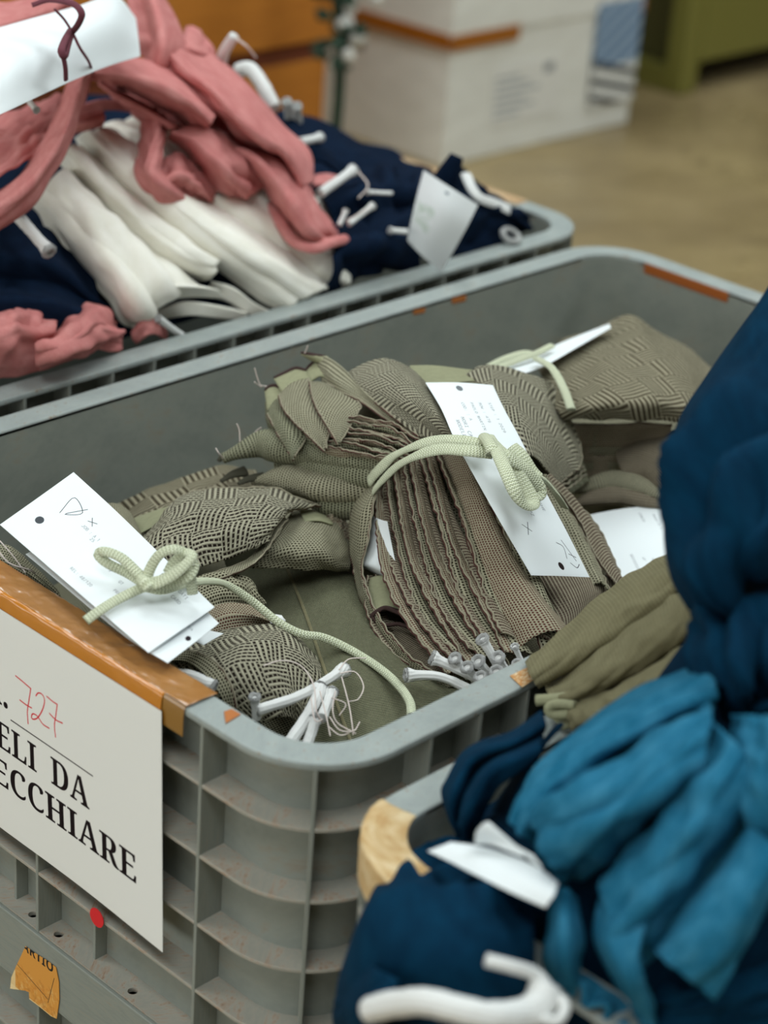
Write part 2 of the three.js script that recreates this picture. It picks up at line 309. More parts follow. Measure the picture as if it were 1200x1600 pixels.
// ---- torn orange label on the handle band
{
  const out = [[-0.323, -0.3215], [-0.308, -0.3205], [-0.292, -0.3185], [-0.2815, -0.3185], [-0.2775, -0.331], [-0.277, -0.350], [-0.2805, -0.3715], [-0.288, -0.3735], [-0.305, -0.3735], [-0.318, -0.3742], [-0.3185, -0.367], [-0.3235, -0.3685], [-0.345, -0.3795], [-0.343, -0.366], [-0.336, -0.350], [-0.329, -0.335]];
  const s = new THREE.Shape(out.map(([z, y]) => new THREE.Vector2(z, y)));
  const geo = new THREE.ExtrudeGeometry(s, { depth: 0.0005, bevelEnabled: false });
  const p = geo.attributes.position, uv = geo.attributes.uv;
  for (let i = 0; i < p.count; i++) { const z = p.getX(i), y = p.getY(i), d = p.getZ(i); uv.setXY(i, (z + 0.346) / 0.07, (y + 0.381) / 0.064); p.setXYZ(i, -0.0034 - d, y + RIM, z); }
  geo.computeVertexNormals();
  const tex = canvasTex(560, 512, (c, w, h) => {
    c.fillStyle = '#d9963f'; c.fillRect(0, 0, w, h);
    for (let i = 0; i < 240; i++) { c.fillStyle = ['rgba(232,200,140,0.25)', 'rgba(180,95,25,0.18)', 'rgba(120,70,25,0.10)'][i % 3]; c.beginPath(); c.ellipse(rr(0, w), rr(h * 0.45, h), rr(4, 38), rr(3, 16), rr(0, 3), 0, 7); c.fill(); }
    c.fillStyle = 'rgba(236,212,160,0.85)'; c.fillRect(0, h * 0.87, w, h); c.fillRect(0, h * 0.6, 70, h);
    c.fillStyle = '#16110d'; c.font = 'bold 116px sans-serif'; c.fillText('ARTIO', 150, 76);
    c.strokeStyle = '#2a1c10'; c.lineWidth = 5; c.beginPath(); c.moveTo(70, 235); c.lineTo(430, 330); c.moveTo(500, 110); c.lineTo(430, 360); c.stroke();
    c.font = 'bold 28px sans-serif'; c.fillText('H', 95, 190);
  });
  const m = mesh('torn_label', geo, std({ map: tex, roughness: 0.75 }));
  tag(m, 'torn orange cardboard label stuck on the crate band at lower left', 'label');
}

// ================================================================ cloth and paper materials
// basket-weave knit: blocks of bars turned against each other, open stitches between the bars
const smooth = (a, b, x) => { const t = Math.max(0, Math.min(1, (x - a) / (b - a))); return t * t * (3 - 2 * t); };
function basketHeight(u, v, n = 12, holes = true) { const bu = Math.floor(u * 2), bv = Math.floor(v * 2); const turn = (bu + bv) % 2;
  const a = turn ? v : u, b = turn ? u : v;                     // a runs across the bars
  const bar = 0.5 + 0.5 * Math.cos(a * n * Math.PI * 2), st = 0.5 + 0.5 * Math.cos(b * n * Math.PI * 2 + (Math.floor(a * n) % 2) * Math.PI);
  if (!holes) return bar;
  return Math.max(bar, 0.5 * smooth(0.5, 0.95, st) + 0.06) ;
}
function meshHeight(u, v, n = 18) {                            // bird's-eye mesh: staggered holes
  const r = Math.floor(v * n), x = u * n + (r % 2) * 0.5, fx = x - Math.floor(x) - 0.5, fy = v * n - r - 0.5;
  const d = Math.hypot(fx * 1.0, fy * 1.15); return smooth(0.16, 0.46, d);
}
function ribHeight(u, v, n = 28) { const x = u * n; return 0.5 + 0.5 * Math.cos(x * Math.PI * 2) + 0.1 * Math.cos(v * 70 * Math.PI); }
function knitMaterial(heightFn, light, dark, size, { gap = 1, bump = 0.0011, w = 512, rough = 0.95 } = {}) {
  const L = hex(light), D = hex(dark);
  const map = dataTex(w, w, (u, v) => { const h = heightFn(u, v); const n = fbm(u, v, 9, 3) * 0.5 + tile(u, v, 160, 8) * 0.35; return mixc(D, mixc(L, L.map((c) => c * 1.14), n + 0.3), 1 - gap * (1 - smooth(0.12, 0.75, h)) + n * 0.14); }, true, [1 / size, 1 / size]);
  const bm = dataTex(w, w, (u, v) => 255 * Math.min(1, heightFn(u, v) * 0.9 + 0.08 + 0.1 * tile(u, v, 180, 2)), false, [1 / size, 1 / size]);
  return std({ map, bumpMap: bm, bumpScale: bump, roughness: rough, specularIntensity: 0.15, sheen: 0.12, sheenRoughness: 0.6, sheenColor: new THREE.Color(light) });
}
const K = {
  basket: knitMaterial(basketHeight, 0xa09c88, 0x231c17, 0.056),
  basketBack: knitMaterial((u, v) => basketHeight(u, v, 12, false), 0x938d78, 0x40382b, 0.072, { gap: 0.95, bump: 0.001 }),
  mesh: knitMaterial((u, v) => meshHeight(u, v), 0x97937d, 0x2e281c, 0.05),
  meshGreen: knitMaterial((u, v) => meshHeight(u, v), 0x868670, 0x242318, 0.05),
  meshBrown: knitMaterial((u, v) => meshHeight(u, v), 0x98907b, 0x5a2f28, 0.042, { gap: 0.95 }),
  bars: knitMaterial((u, v) => Math.max(ribHeight(u, v, 14) * 0.85, 0.45 * smooth(0.3, 0.9, meshHeight(u, v, 28))), 0x97907c, 0x3a2722, 0.046),
  rib: knitMaterial((u, v) => ribHeight(u, v, 24), 0x84846b, 0x2c2c22, 0.05, { bump: 0.0006 }),
  smooth: knitMaterial((u, v) => 0.7 + 0.3 * ribHeight(u, v, 30), 0x8b8b70, 0x6a6a53, 0.046, { bump: 0.0003 }),
  olive: knitMaterial((u, v) => 0.6 + 0.4 * ribHeight(u, v, 24), 0x746f56, 0x3d3728, 0.07, { bump: 0.0006 }),
};
const edgeBrown = std({ color: 0x4a2a23, roughness: 0.95 }), edgeLight = std({ color: 0x8d8672, roughness: 0.95 }), darkCuff = std({ color: 0x35201c, roughness: 0.9 });
const chev = (u, v) => (0.5 + 0.5 * Math.cos((v + Math.abs(u - 0.5)) * Math.PI * 2)) * (0.55 + 0.45 * Math.sin(Math.PI * u));
const cordBump = dataTex(64, 64, (u, v) => 255 * chev(u, v), false, [380, 380]);
const cordMap = dataTex(64, 64, (u, v) => mixc(hex(0xb4b996), hex(0xe9edd4), 0.15 + 1.2 * chev(u, v)), true, [380, 380]);
const cordM = std({ map: cordMap, roughness: 0.9, bumpMap: cordBump, bumpScale: 0.0009, specularIntensity: 0.2 });
const yarnBump = dataTex(128, 128, (u, v) => 128 + 90 * Math.cos(u * 16 * Math.PI * 2) + 30 * tile(u, v, 30, 6), false, [20, 20]);
const yarnM = std({ color: 0xdfdfdd, roughness: 0.92, bumpMap: yarnBump, bumpScale: 0.0004 });
const threadM = std({ color: 0xd2c4bd, roughness: 0.9 });

// ---- small builders shared by the bundles
const cloth = (name, parent, mat, rows, o) => { const m = mesh(name, sheet(rows, o), mat, parent); return m; };
// wavy overlocked edge along one border of a sheet: a dark line beside a light one
function overlock(m, side, { r = 0.0009, wave = 0.0012, freq = 130, parent, both = true } = {}) {
  const B = border(m.geometry, side); let l = 0; const P = B.map((p, i) => { if (i) l += Math.hypot(...p.map((v, k) => v - B[i - 1][k])); return [p[0] + wave * noise.noise(l * freq, 1, i * 0.01), p[1] + wave * noise.noise(l * freq, 7, 2), p[2] + wave * noise.noise(l * freq, 3, 9)]; });
  const seg = Math.min(160, Math.max(24, Math.round(l / 0.0022)));
  mesh('overlocked_edge', cord(P, r, { seg, sides: 5 }), edgeBrown, parent ?? m);
  if (both) mesh('edge_stitching', cord(P.map((p) => [p[0] + 0.0003, p[1] + r * 1.15, p[2] + r * 0.5]), r * 0.8, { seg, sides: 5 }), edgeLight, parent ?? m);
}
const up = (p, d) => [p[0], p[1] + d, p[2]];
const lerp3 = (a, b, t) => a.map((v, k) => v + (b[k] - v) * t);
// cotton waste-yarn roll with a flared, hollow head
function yarnEnd(parent, head, tail, r = 0.0046, mid = null, flare = 1.45) {
  const pts = mid ? [head, mid, tail] : [head, lerp3(head, tail, 0.5), tail];
  const body = cord(pts, (t) => r * (t < 0.14 ? flare - (flare - 1) * smooth(0, 0.14, t) : 1 - 0.12 * Math.sin(t * 3)), { seg: 26, sides: 12, caps: true, wob: 0.12 });
  const m = mesh('yarn_end', body, yarnM, parent);
  const d = V(pts[0]).sub(V(pts[1])).normalize(); const t = new THREE.TorusGeometry(r * flare * 0.72, r * 0.42, 7, 16);
  const tp = t.attributes.position; for (let i = 0; i < tp.count; i++) tp.setXYZ(i, tp.getX(i) * (1 + 0.22 * noise.noise(i * 0.7, 0.3, head[0] * 900)), tp.getY(i) * (1 + 0.22 * noise.noise(i * 0.7, 3.2, head[2] * 900)), tp.getZ(i) + 0.0016 * noise.noise(tp.getX(i) * 500, tp.getY(i) * 500, 5));
  t.computeVertexNormals(); t.applyQuaternion(new THREE.Quaternion().setFromUnitVectors(new THREE.Vector3(0, 0, 1), d)); t.translate(...V(head).addScaledVector(d, r * 0.15).toArray());
  mesh('rolled_lip', t, yarnM, m);
  return m;
}
function thread(parent, pts, r = 0.0005) { return mesh('loose_thread', cord(pts, r, { seg: 40, sides: 5 }), threadM, parent); }
// wrinkle field for soft cloth
// long drape folds: rounded crests, sharp valleys, k folds across the sheet
const drape = (a, k, s = 0, o = {}) => (u, v) => { const w = k * v + (o.slant ?? 0) * u + (o.warp ?? 0.55) * noise.noise(u * 2.1 + s, v * 1.6, s * 1.3); const m = 0.55 + 0.75 * noise.noise(u * 1.8 - s, v * 2 + s, 2.2); return a * m * (Math.abs(Math.sin(Math.PI * w)) - 0.5) + a * 0.35 * noise.noise(u * 6 + s, v * 6, s) ; };
const wrinkle = (a, fu, fv, s = 0) => (u, v) => { const n = noise.noise(u * fu + s, v * fv - s, s * 1.7), m = noise.noise(u * fu * 2.3 - s, v * fv * 2.1, s + 4); return a * ((1 - Math.abs(n) * 2.2) * 0.7 + m * 0.5); };

// paper tags: typed grey lines, punched hole, scribbles
function tagTexture(seedNo, { lines = [], scribble = [], hole = [], w = 420, h = 1000, pen = '#33363c' } = {}) {
  return canvasTex(w, h, (c) => {
    c.fillStyle = '#e9eef0'; c.fillRect(0, 0, w, h);
    for (const [x, y, t, a, s] of lines) { c.save(); c.translate(x, y); c.rotate(a ?? 0); c.fillStyle = '#80848a'; c.font = (s ?? 22) + 'px monospace'; c.fillText(t, 0, 0); c.restore(); }
    c.strokeStyle = pen; c.lineWidth = 3; c.lineCap = 'round';
    for (const s of scribble) { c.beginPath(); evenly(s.map(([a, b]) => [a, b, 0]), 30).forEach(([a, b], i) => (i ? c.lineTo(a, b) : c.moveTo(a, b))); c.stroke(); }
    for (const [x, y, col, r] of hole) { c.fillStyle = col ?? '#3c3f42'; c.beginPath(); c.ellipse(x, y, r ?? 15, r ?? 15, 0, 0, 7); c.fill(); }
  });
}
const paperM = (tex) => std({ map: tex, roughness: 0.85, specularIntensity: 0.25 });
function paperTag(label, rows, tex, o = {}) {
  const m = mesh('paper_tag', sheet(rows, { nu: 40, nv: 16, thick: 0.00045, uvTurn: true, even: false, ...o }), paperM(tex));
  return tag(m, label, 'tag', 'white paper tags tied to the bundles');
}

// ================================================================ the olive pile in the main crate
// cloth lying under everything
{
  const t = thing('folded_knit', 'dark olive knit filling the bottom of the crate under the bundles', 'knitwear', [0, 0, 0]);
  const xs = [0.032, 0.2, 0.4, 0.6, 0.8, 1.048];
  cloth('panel', t, K.mesh, [-0.597, -0.45, -0.3, -0.16, -0.034].map((z, j) => xs.map((x, i) => [x, RIM - 0.14 + 0.035 * noise.noise(x * 5, z * 6, 2) + (j === 0 || j === 4 ? -0.03 : 0), z])), { nu: 70, nv: 50, bend: (u, v) => 0.006 * noise.noise(u * 12, v * 9, 5) });
}
// smooth ribbed panel with a seam
{
  const t = thing('ribbed_panel', 'smooth ribbed olive panel with one straight seam, at the near crate corner', 'knitwear');
  const p = cloth('panel', t, K.rib, [
    [[0.3391, 0.48, -0.4743], [0.2481, 0.5, -0.3428], [0.1901, 0.505, -0.2392], [0.1407, 0.505, -0.1417]],
    [[0.3437, 0.51, -0.4056], [0.2636, 0.525, -0.2876], [0.2003, 0.528, -0.1945], [0.1514, 0.52, -0.1145]],
    [[0.367, 0.52, -0.371], [0.2891, 0.535, -0.2515], [0.2265, 0.536, -0.1625], [0.1861, 0.528, -0.0935]],
    [[0.4235, 0.505, -0.3637], [0.3444, 0.52, -0.2348], [0.2914, 0.522, -0.147], [0.2695, 0.515, -0.0764]]], { nu: 80, nv: 40, bend: (u, v) => 0.0025 * noise.noise(u * 4, v * 5, 1) });
  const G = p.geometry.userData.grid, N = p.geometry.userData.nrm, s = p.geometry.userData.sgn; const row = 14; const line = G[row].map((q, i) => q.clone().addScaledVector(N[row][i], s * 0.0012).toArray());
  mesh('seam', cord(line, 0.0014, { seg: 80, sides: 8, flat: 0.8 }), K.olive, p);
}
// ---- the tied bundle in the middle
const BUN = thing('knit_bundle', 'large bundle of olive knit panels tied in the middle with a pale cord', 'bundle');
{
  // core mass the panels are tied around
  cloth('core', BUN, K.mesh, [
    [[0.4827, 0.58, -0.4958], [0.4638, 0.635, -0.4283], [0.4966, 0.645, -0.394], [0.5453, 0.64, -0.3729], [0.6111, 0.62, -0.3635], [0.6662, 0.58, -0.3395]],
    [[0.4255, 0.57, -0.4182], [0.4109, 0.61, -0.3564], [0.4209, 0.63, -0.3116], [0.4553, 0.635, -0.2893], [0.495, 0.625, -0.2694], [0.5686, 0.58, -0.2649]],
    [[0.382, 0.545, -0.3299], [0.376, 0.58, -0.2949], [0.3956, 0.6, -0.2609], [0.4208, 0.61, -0.2317], [0.4628, 0.595, -0.2219], [0.5289, 0.55, -0.2195]],
    [[0.3283, 0.525, -0.2507], [0.3323, 0.55, -0.2186], [0.3583, 0.565, -0.1919], [0.3991, 0.57, -0.1775], [0.4488, 0.555, -0.1746], [0.5131, 0.525, -0.1648]],
    [[0.2944, 0.51, -0.1707], [0.3155, 0.525, -0.1479], [0.3421, 0.53, -0.1292], [0.3716, 0.53, -0.1192], [0.413, 0.525, -0.1182], [0.4934, 0.51, -0.1391]]], { nu: 60, nv: 60 });
  // upper left: panel with the large stitch (left of the tag)
  const E = cloth('knit_panel', BUN, K.basket, [
    [[0.4384, 0.655, -0.4205], [0.4612, 0.662, -0.4154], [0.4742, 0.666, -0.4035], [0.4683, 0.67, -0.3693], [0.4507, 0.67, -0.3267]],
    [[0.4259, 0.656, -0.3987], [0.4312, 0.667, -0.3736], [0.4348, 0.673, -0.3533], [0.4321, 0.676, -0.323], [0.4207, 0.674, -0.2894]],
    [[0.413, 0.656, -0.3643], [0.4097, 0.668, -0.3323], [0.409, 0.674, -0.3086], [0.4031, 0.677, -0.28], [0.3985, 0.674, -0.2579]],
    [[0.4002, 0.656, -0.3243], [0.3997, 0.664, -0.2986], [0.3956, 0.669, -0.2774], [0.3921, 0.671, -0.2576], [0.3889, 0.67, -0.2394]],
    [[0.3902, 0.654, -0.2808], [0.3902, 0.658, -0.2681], [0.3913, 0.661, -0.2557], [0.3926, 0.663, -0.2459], [0.3963, 0.663, -0.2365]]], { nu: 50, nv: 50, uvAngle: 0.5 });
  overlock(E, 'u0');
  const D = cloth('knit_panel', BUN, K.mesh, [
    [[0.4473, 0.655, -0.4718], [0.4421, 0.66, -0.4469], [0.4364, 0.658, -0.4188], [0.4162, 0.658, -0.3743], [0.4022, 0.656, -0.3262], [0.3912, 0.652, -0.2839]],
    [[0.4334, 0.65, -0.4543], [0.4157, 0.658, -0.4152], [0.4136, 0.657, -0.3864], [0.4066, 0.655, -0.3522], [0.3988, 0.653, -0.3163], [0.3903, 0.649, -0.2827]],
    [[0.4239, 0.644, -0.4371], [0.4109, 0.65, -0.4013], [0.4089, 0.651, -0.3745], [0.403, 0.65, -0.3425], [0.3975, 0.648, -0.3106], [0.3902, 0.645, -0.2837]]], { nu: 50, nv: 20, bend: (u, v) => 0.003 * Math.sin(v * 3.14) });
  overlock(D, 'v1');
  mesh('cuff', cord([[0.4375, 0.656, -0.4799], [0.438, 0.657, -0.4726], [0.4403, 0.658, -0.4621], [0.4455, 0.658, -0.4563]], (t) => 0.0014 + 0.0008 * Math.sin(t * 3), { seg: 20, sides: 6 }), darkCuff, D);
  cloth('facing', BUN, K.smooth, [[[0.4365, 0.655, -0.4797], [0.4378, 0.658, -0.4638], [0.4475, 0.658, -0.4549]], [[0.4418, 0.65, -0.4674], [0.4404, 0.653, -0.4575], [0.4424, 0.655, -0.4424]]], { nu: 12, nv: 6 });
  // leaf shaped corners fanning out to the left
  const leaf = (rows, mat, o) => { const m = cloth('knit_panel', BUN, mat, rows, { nu: 34, nv: 24, bend: (u, v) => 0.0035 * Math.sin(v * Math.PI) * Math.sin(u * 2.6), ...o }); overlock(m, 'v0', { both: true }); overlock(m, 'v1', { both: true }); return m; };
  leaf([[[0.408, 0.648, -0.4371], [0.3911, 0.646, -0.4166], [0.3745, 0.643, -0.3907], [0.3659, 0.638, -0.369], [0.3594, 0.63, -0.3478]], [[0.4109, 0.65, -0.4291], [0.3996, 0.648, -0.4045], [0.3878, 0.645, -0.3822], [0.3772, 0.641, -0.3661], [0.3602, 0.631, -0.3479]], [[0.414, 0.65, -0.4213], [0.4115, 0.65, -0.3936], [0.405, 0.649, -0.3687], [0.3879, 0.644, -0.3584], [0.3614, 0.632, -0.3476]]], K.mesh, { uvAngle: 0.6 });
  leaf([[[0.3828, 0.636, -0.4515], [0.3692, 0.634, -0.4308], [0.3598, 0.631, -0.4053], [0.355, 0.627, -0.3799], [0.354, 0.621, -0.3594]], [[0.401, 0.642, -0.4542], [0.3881, 0.639, -0.4316], [0.3739, 0.636, -0.4037], [0.3658, 0.631, -0.3815], [0.3557, 0.622, -0.3604]], [[0.4152, 0.646, -0.447], [0.4017, 0.643, -0.4284], [0.3848, 0.64, -0.3986], [0.3712, 0.635, -0.3733], [0.3555, 0.623, -0.3596]]], K.mesh, { uvAngle: 0.4 });
  leaf([[[0.3666, 0.622, -0.4487], [0.3583, 0.62, -0.4318], [0.3502, 0.617, -0.4144], [0.3458, 0.613, -0.4009], [0.3393, 0.608, -0.3835]], [[0.3784, 0.627, -0.4549], [0.3658, 0.625, -0.43], [0.3563, 0.621, -0.4093], [0.3505, 0.616, -0.3961], [0.341, 0.609, -0.3846]], [[0.3868, 0.631, -0.4556], [0.3736, 0.628, -0.4265], [0.3632, 0.625, -0.4001], [0.3608, 0.62, -0.3913], [0.3418, 0.61, -0.3847]]], K.meshGreen, { uvAngle: 0.4 });
  // pale facings with dark cuffs behind the leaves
  for (const [a, b, c, d, lift] of [[[[0.4062, 0.636, -0.483], [0.4163, 0.64, -0.4791], [0.4271, 0.643, -0.4758], [0.4282, 0.645, -0.4633]], [[0.3945, 0.634, -0.4597], [0.4055, 0.638, -0.4587], [0.4145, 0.642, -0.4555], [0.4168, 0.644, -0.4442]]], [[[0.4285, 0.643, -0.4652], [0.437, 0.646, -0.4674], [0.4444, 0.649, -0.4666], [0.4413, 0.65, -0.4582]], [[0.4171, 0.642, -0.4461], [0.4222, 0.645, -0.4448], [0.4253, 0.648, -0.4414], [0.4253, 0.649, -0.4346]]], [[[0.395, 0.626, -0.4825], [0.3992, 0.629, -0.482], [0.4029, 0.631, -0.4773], [0.4019, 0.632, -0.4676]], [[0.3761, 0.62, -0.4581], [0.3806, 0.624, -0.458], [0.3877, 0.627, -0.4589], [0.3886, 0.63, -0.4497]]]]) {
    const f = cloth('facing', BUN, K.smooth, [a, b], { nu: 16, nv: 8 });
    mesh('cuff', cord(a.map((p) => up(p, 0.001)), (t) => 0.0013 + 0.0006 * Math.sin(t * 3.1), { seg: 24, sides: 6 }), darkCuff, f);
  }
  cloth('knit_panel', BUN, K.meshGreen, [[[0.392, 0.618, -0.4778], [0.3807, 0.625, -0.4442], [0.3719, 0.63, -0.4096], [0.3758, 0.63, -0.3802]], [[0.3809, 0.61, -0.4645], [0.3703, 0.614, -0.4324], [0.3622, 0.62, -0.3902], [0.3721, 0.622, -0.3634]], [[0.3825, 0.6, -0.4621], [0.3691, 0.604, -0.4218], [0.3663, 0.608, -0.3853], [0.3864, 0.61, -0.3646]]], { nu: 30, nv: 20 });
  // soft rolls under the leaves running from the tie to the left
  const roll = (pts, r, mat, o = {}) => mesh('knit_roll', cord(pts, r, { seg: 70, sides: 26, flat: 0.8, caps: true, ...o }), mat, BUN);
  roll([[0.3257, 0.585, -0.4608], [0.3372, 0.594, -0.4487], [0.3535, 0.6, -0.4375], [0.3626, 0.602, -0.4147], [0.374, 0.606, -0.3848], [0.3816, 0.614, -0.3438], [0.3942, 0.62, -0.3046]], (t) => 0.006 + 0.013 * smooth(0, 0.3, t) - 0.002 * t, K.meshGreen);
  roll([[0.3557, 0.584, -0.4233], [0.3673, 0.59, -0.4019], [0.3758, 0.596, -0.3692], [0.382, 0.602, -0.335], [0.3936, 0.608, -0.3069]], (t) => 0.004 + 0.015 * smooth(0, 0.35, t), K.meshGreen);
  roll([[0.3358, 0.57, -0.431], [0.3441, 0.578, -0.4104], [0.3531, 0.582, -0.3863], [0.3593, 0.584, -0.3596], [0.3763, 0.588, -0.3361], [0.3949, 0.594, -0.3228]], (t) => 0.004 + 0.0125 * smooth(0, 0.3, t), K.mesh);
  roll([[0.3516, 0.568, -0.3837], [0.3644, 0.57, -0.3554], [0.3808, 0.572, -0.3311], [0.3938, 0.575, -0.3199]], (t) => 0.006 + 0.012 * smooth(0, 0.4, t), K.meshGreen);
  const tipM = std({ color: 0x3b392c, roughness: 0.95 });
  for (const [a, b, c] of [[[0.3226, 0.582, -0.4642], [0.3289, 0.585, -0.4635], [0.3316, 0.587, -0.4578]], [[0.3154, 0.568, -0.4518], [0.3267, 0.572, -0.4498], [0.3396, 0.574, -0.4449]], [[0.3215, 0.57, -0.4351], [0.3328, 0.573, -0.4322], [0.3434, 0.574, -0.4248]]]) {
    mesh('dark_tip', cord([a, b, c], (t) => 0.0022 + 0.005 * t, { seg: 16, sides: 10, flat: 0.6 }), tipM, BUN);
  }
  // the thin layered edges running into the tie
  for (let k = 0; k < 7; k++) {
    const a = k / 6 + 0.09 * noise.noise(k * 1.9, 2.3, 0.7); const rows = [0, 1, 2].map((j) => [lerp3([0.3832, 0.644, -0.3602], [0.3573, 0.618, -0.3684], a), lerp3([0.3911, 0.648, -0.3361], [0.3646, 0.626, -0.3277], a), lerp3([0.3908, 0.65, -0.3066], [0.3746, 0.628, -0.2981], a), lerp3([0.3881, 0.65, -0.2783], [0.3811, 0.626, -0.2886], a)].map((p, i) => [p[0] + (0.002 + 0.002 * j) * j, p[1] + 0.003 - 0.0045 * j * j * 0.6, p[2] + 0.0035 * j * (i < 3 ? 1 : 0.4)]));
    const m = cloth('knit_panel', BUN, k % 2 ? K.meshGreen : K.meshBrown, rows, { nu: 40, nv: 6, bend: (u, v) => 0.0045 * noise.noise(u * 2.6, k * 1.7, v * 1.5) + 0.0014 * noise.noise(u * 14, k, v * 3) }); overlock(m, 'v0', { r: 0.0008, wave: 0.0016 });
  }
  // right of the tag: big patterned panel folding down to the right
  const H = cloth('knit_panel', BUN, K.basket, [
    [[0.5143, 0.662, -0.3403], [0.5412, 0.662, -0.3455], [0.5716, 0.654, -0.3451], [0.6002, 0.642, -0.3363], [0.6276, 0.628, -0.328], [0.6287, 0.608, -0.3076], [0.6167, 0.588, -0.2788]],
    [[0.5085, 0.661, -0.3157], [0.5329, 0.66, -0.3194], [0.5586, 0.65, -0.3146], [0.5831, 0.636, -0.307], [0.5977, 0.62, -0.2967], [0.6001, 0.602, -0.2803], [0.6003, 0.584, -0.2622]],
    [[0.4931, 0.658, -0.2811], [0.5129, 0.656, -0.2829], [0.5326, 0.646, -0.2787], [0.5468, 0.633, -0.2722], [0.5582, 0.616, -0.2641], [0.5738, 0.596, -0.2605], [0.5892, 0.578, -0.2545]],
    [[0.473, 0.651, -0.2455], [0.486, 0.65, -0.2455], [0.4997, 0.642, -0.2434], [0.5123, 0.629, -0.2419], [0.5278, 0.613, -0.2424], [0.5495, 0.594, -0.2491], [0.569, 0.576, -0.2506]],
    [[0.4609, 0.64, -0.217], [0.4689, 0.638, -0.2162], [0.4786, 0.631, -0.2177], [0.491, 0.62, -0.2209], [0.5084, 0.606, -0.228], [0.5291, 0.59, -0.2374], [0.5496, 0.574, -0.2465]]], { nu: 56, nv: 44, uvAngle: -0.35 });
  overlock(H, 'u1', { wave: 0.002 });
  cloth('facing', BUN, K.smooth, [[[0.4844, 0.663, -0.384], [0.5058, 0.662, -0.3714], [0.529, 0.659, -0.3518], [0.5621, 0.652, -0.3444]], [[0.46, 0.662, -0.3523], [0.4755, 0.664, -0.335], [0.5052, 0.662, -0.3264], [0.5439, 0.653, -0.3243]]], { nu: 20, nv: 8 });
  for (let k = 0; k < 5; k++) { const d = k * 11; const m = cloth('knit_panel', BUN, K.meshGreen, [[lerp3([0.5382, 0.586, -0.2461], [0.5397, 0.57, -0.2406], k / 4), lerp3([0.5746, 0.582, -0.2585], [0.5725, 0.565, -0.2489], k / 4), lerp3([0.6049, 0.578, -0.2676], [0.6128, 0.56, -0.2629], k / 4)], [lerp3([0.5497, 0.576, -0.2515], [0.5511, 0.56, -0.2474], k / 4), lerp3([0.5892, 0.57, -0.2652], [0.5846, 0.554, -0.2544], k / 4), lerp3([0.6229, 0.566, -0.2753], [0.6233, 0.55, -0.2669], k / 4)]], { nu: 24, nv: 5, bend: (u, v) => 0.0025 * noise.noise(u * 7, k * 3, v) }); overlock(m, 'v0', { r: 0.0008, wave: 0.0022 }); }
  // twisted band to the right of the tag, down to the point
  for (const [a, b, mat] of [[[[0.4969, 0.605, -0.2225], [0.511, 0.588, -0.2111], [0.513, 0.57, -0.1899], [0.5034, 0.552, -0.1622], [0.4885, 0.54, -0.1213]], [[0.5224, 0.592, -0.2304], [0.5313, 0.576, -0.2097], [0.5362, 0.56, -0.1888], [0.5255, 0.546, -0.1594], [0.5077, 0.534, -0.1293]], K.bars], [[[0.4881, 0.608, -0.2214], [0.4884, 0.588, -0.2039], [0.4839, 0.57, -0.1805], [0.4768, 0.553, -0.1574], [0.4671, 0.544, -0.1334]], [[0.5016, 0.602, -0.2201], [0.5099, 0.58, -0.2045], [0.5028, 0.563, -0.1752], [0.4952, 0.547, -0.1496], [0.4792, 0.538, -0.1229]], K.mesh]]) {
    const m = cloth('knit_panel', BUN, mat, [a, a.map((p, i) => up(lerp3(p, b[i], 0.5), 0.006)), b], { nu: 60, nv: 12, bend: (u, v) => 0.0012 * noise.noise(u * 10, v * 2, 3) }); overlock(m, 'v0', { r: 0.0008 }); overlock(m, 'v1', { r: 0.0008, wave: 0.002 });
  }
  // surface below the tag
  cloth('knit_panel', BUN, K.bars, [
    [[0.4132, 0.568, -0.1713], [0.4227, 0.566, -0.1536], [0.451, 0.558, -0.1474], [0.4865, 0.545, -0.1459], [0.5135, 0.532, -0.1402]],
    [[0.4103, 0.552, -0.1521], [0.4117, 0.554, -0.1318], [0.4331, 0.55, -0.1241], [0.47, 0.539, -0.1278], [0.493, 0.53, -0.1307]],
    [[0.3983, 0.538, -0.129], [0.4036, 0.54, -0.1159], [0.4227, 0.538, -0.1137], [0.4467, 0.532, -0.1185], [0.4768, 0.524, -0.1276]],
    [[0.3831, 0.522, -0.1138], [0.3897, 0.524, -0.1069], [0.4038, 0.524, -0.1067], [0.4247, 0.52, -0.1129], [0.4474, 0.515, -0.1203]]], { nu: 50, nv: 40, uvAngle: 0.2 });

  // ---- the skirt of overlapping panels falling from the tie towards the near rim
  const LB = [[0.3839, 0.6, -0.3222], [0.3497, 0.578, -0.2886], [0.3083, 0.56, -0.2359], [0.2795, 0.546, -0.1779], [0.2663, 0.534, -0.1177]];
  const RB = [[0.4088, 0.648, -0.2464], [0.3865, 0.624, -0.1905], [0.3776, 0.594, -0.1484], [0.3625, 0.566, -0.1076], [0.3482, 0.544, -0.0798]];
  const at = (t, a, lift = 0) => { const l = along(LB, t), r = along(RB, t); const p = lerp3(l, r, a); p[1] += 0.014 * Math.sin(Math.PI * Math.min(1, a)) * (1 - 0.55 * t) + lift; return p; };
  const side = (t) => V(along(RB, t)).sub(V(along(LB, t))).normalize();
  const edges = [0.0, 0.085, 0.15, 0.2, 0.265, 0.31, 0.365, 0.43, 0.475, 0.54, 0.585, 0.65, 0.7, 0.86, 0.93];
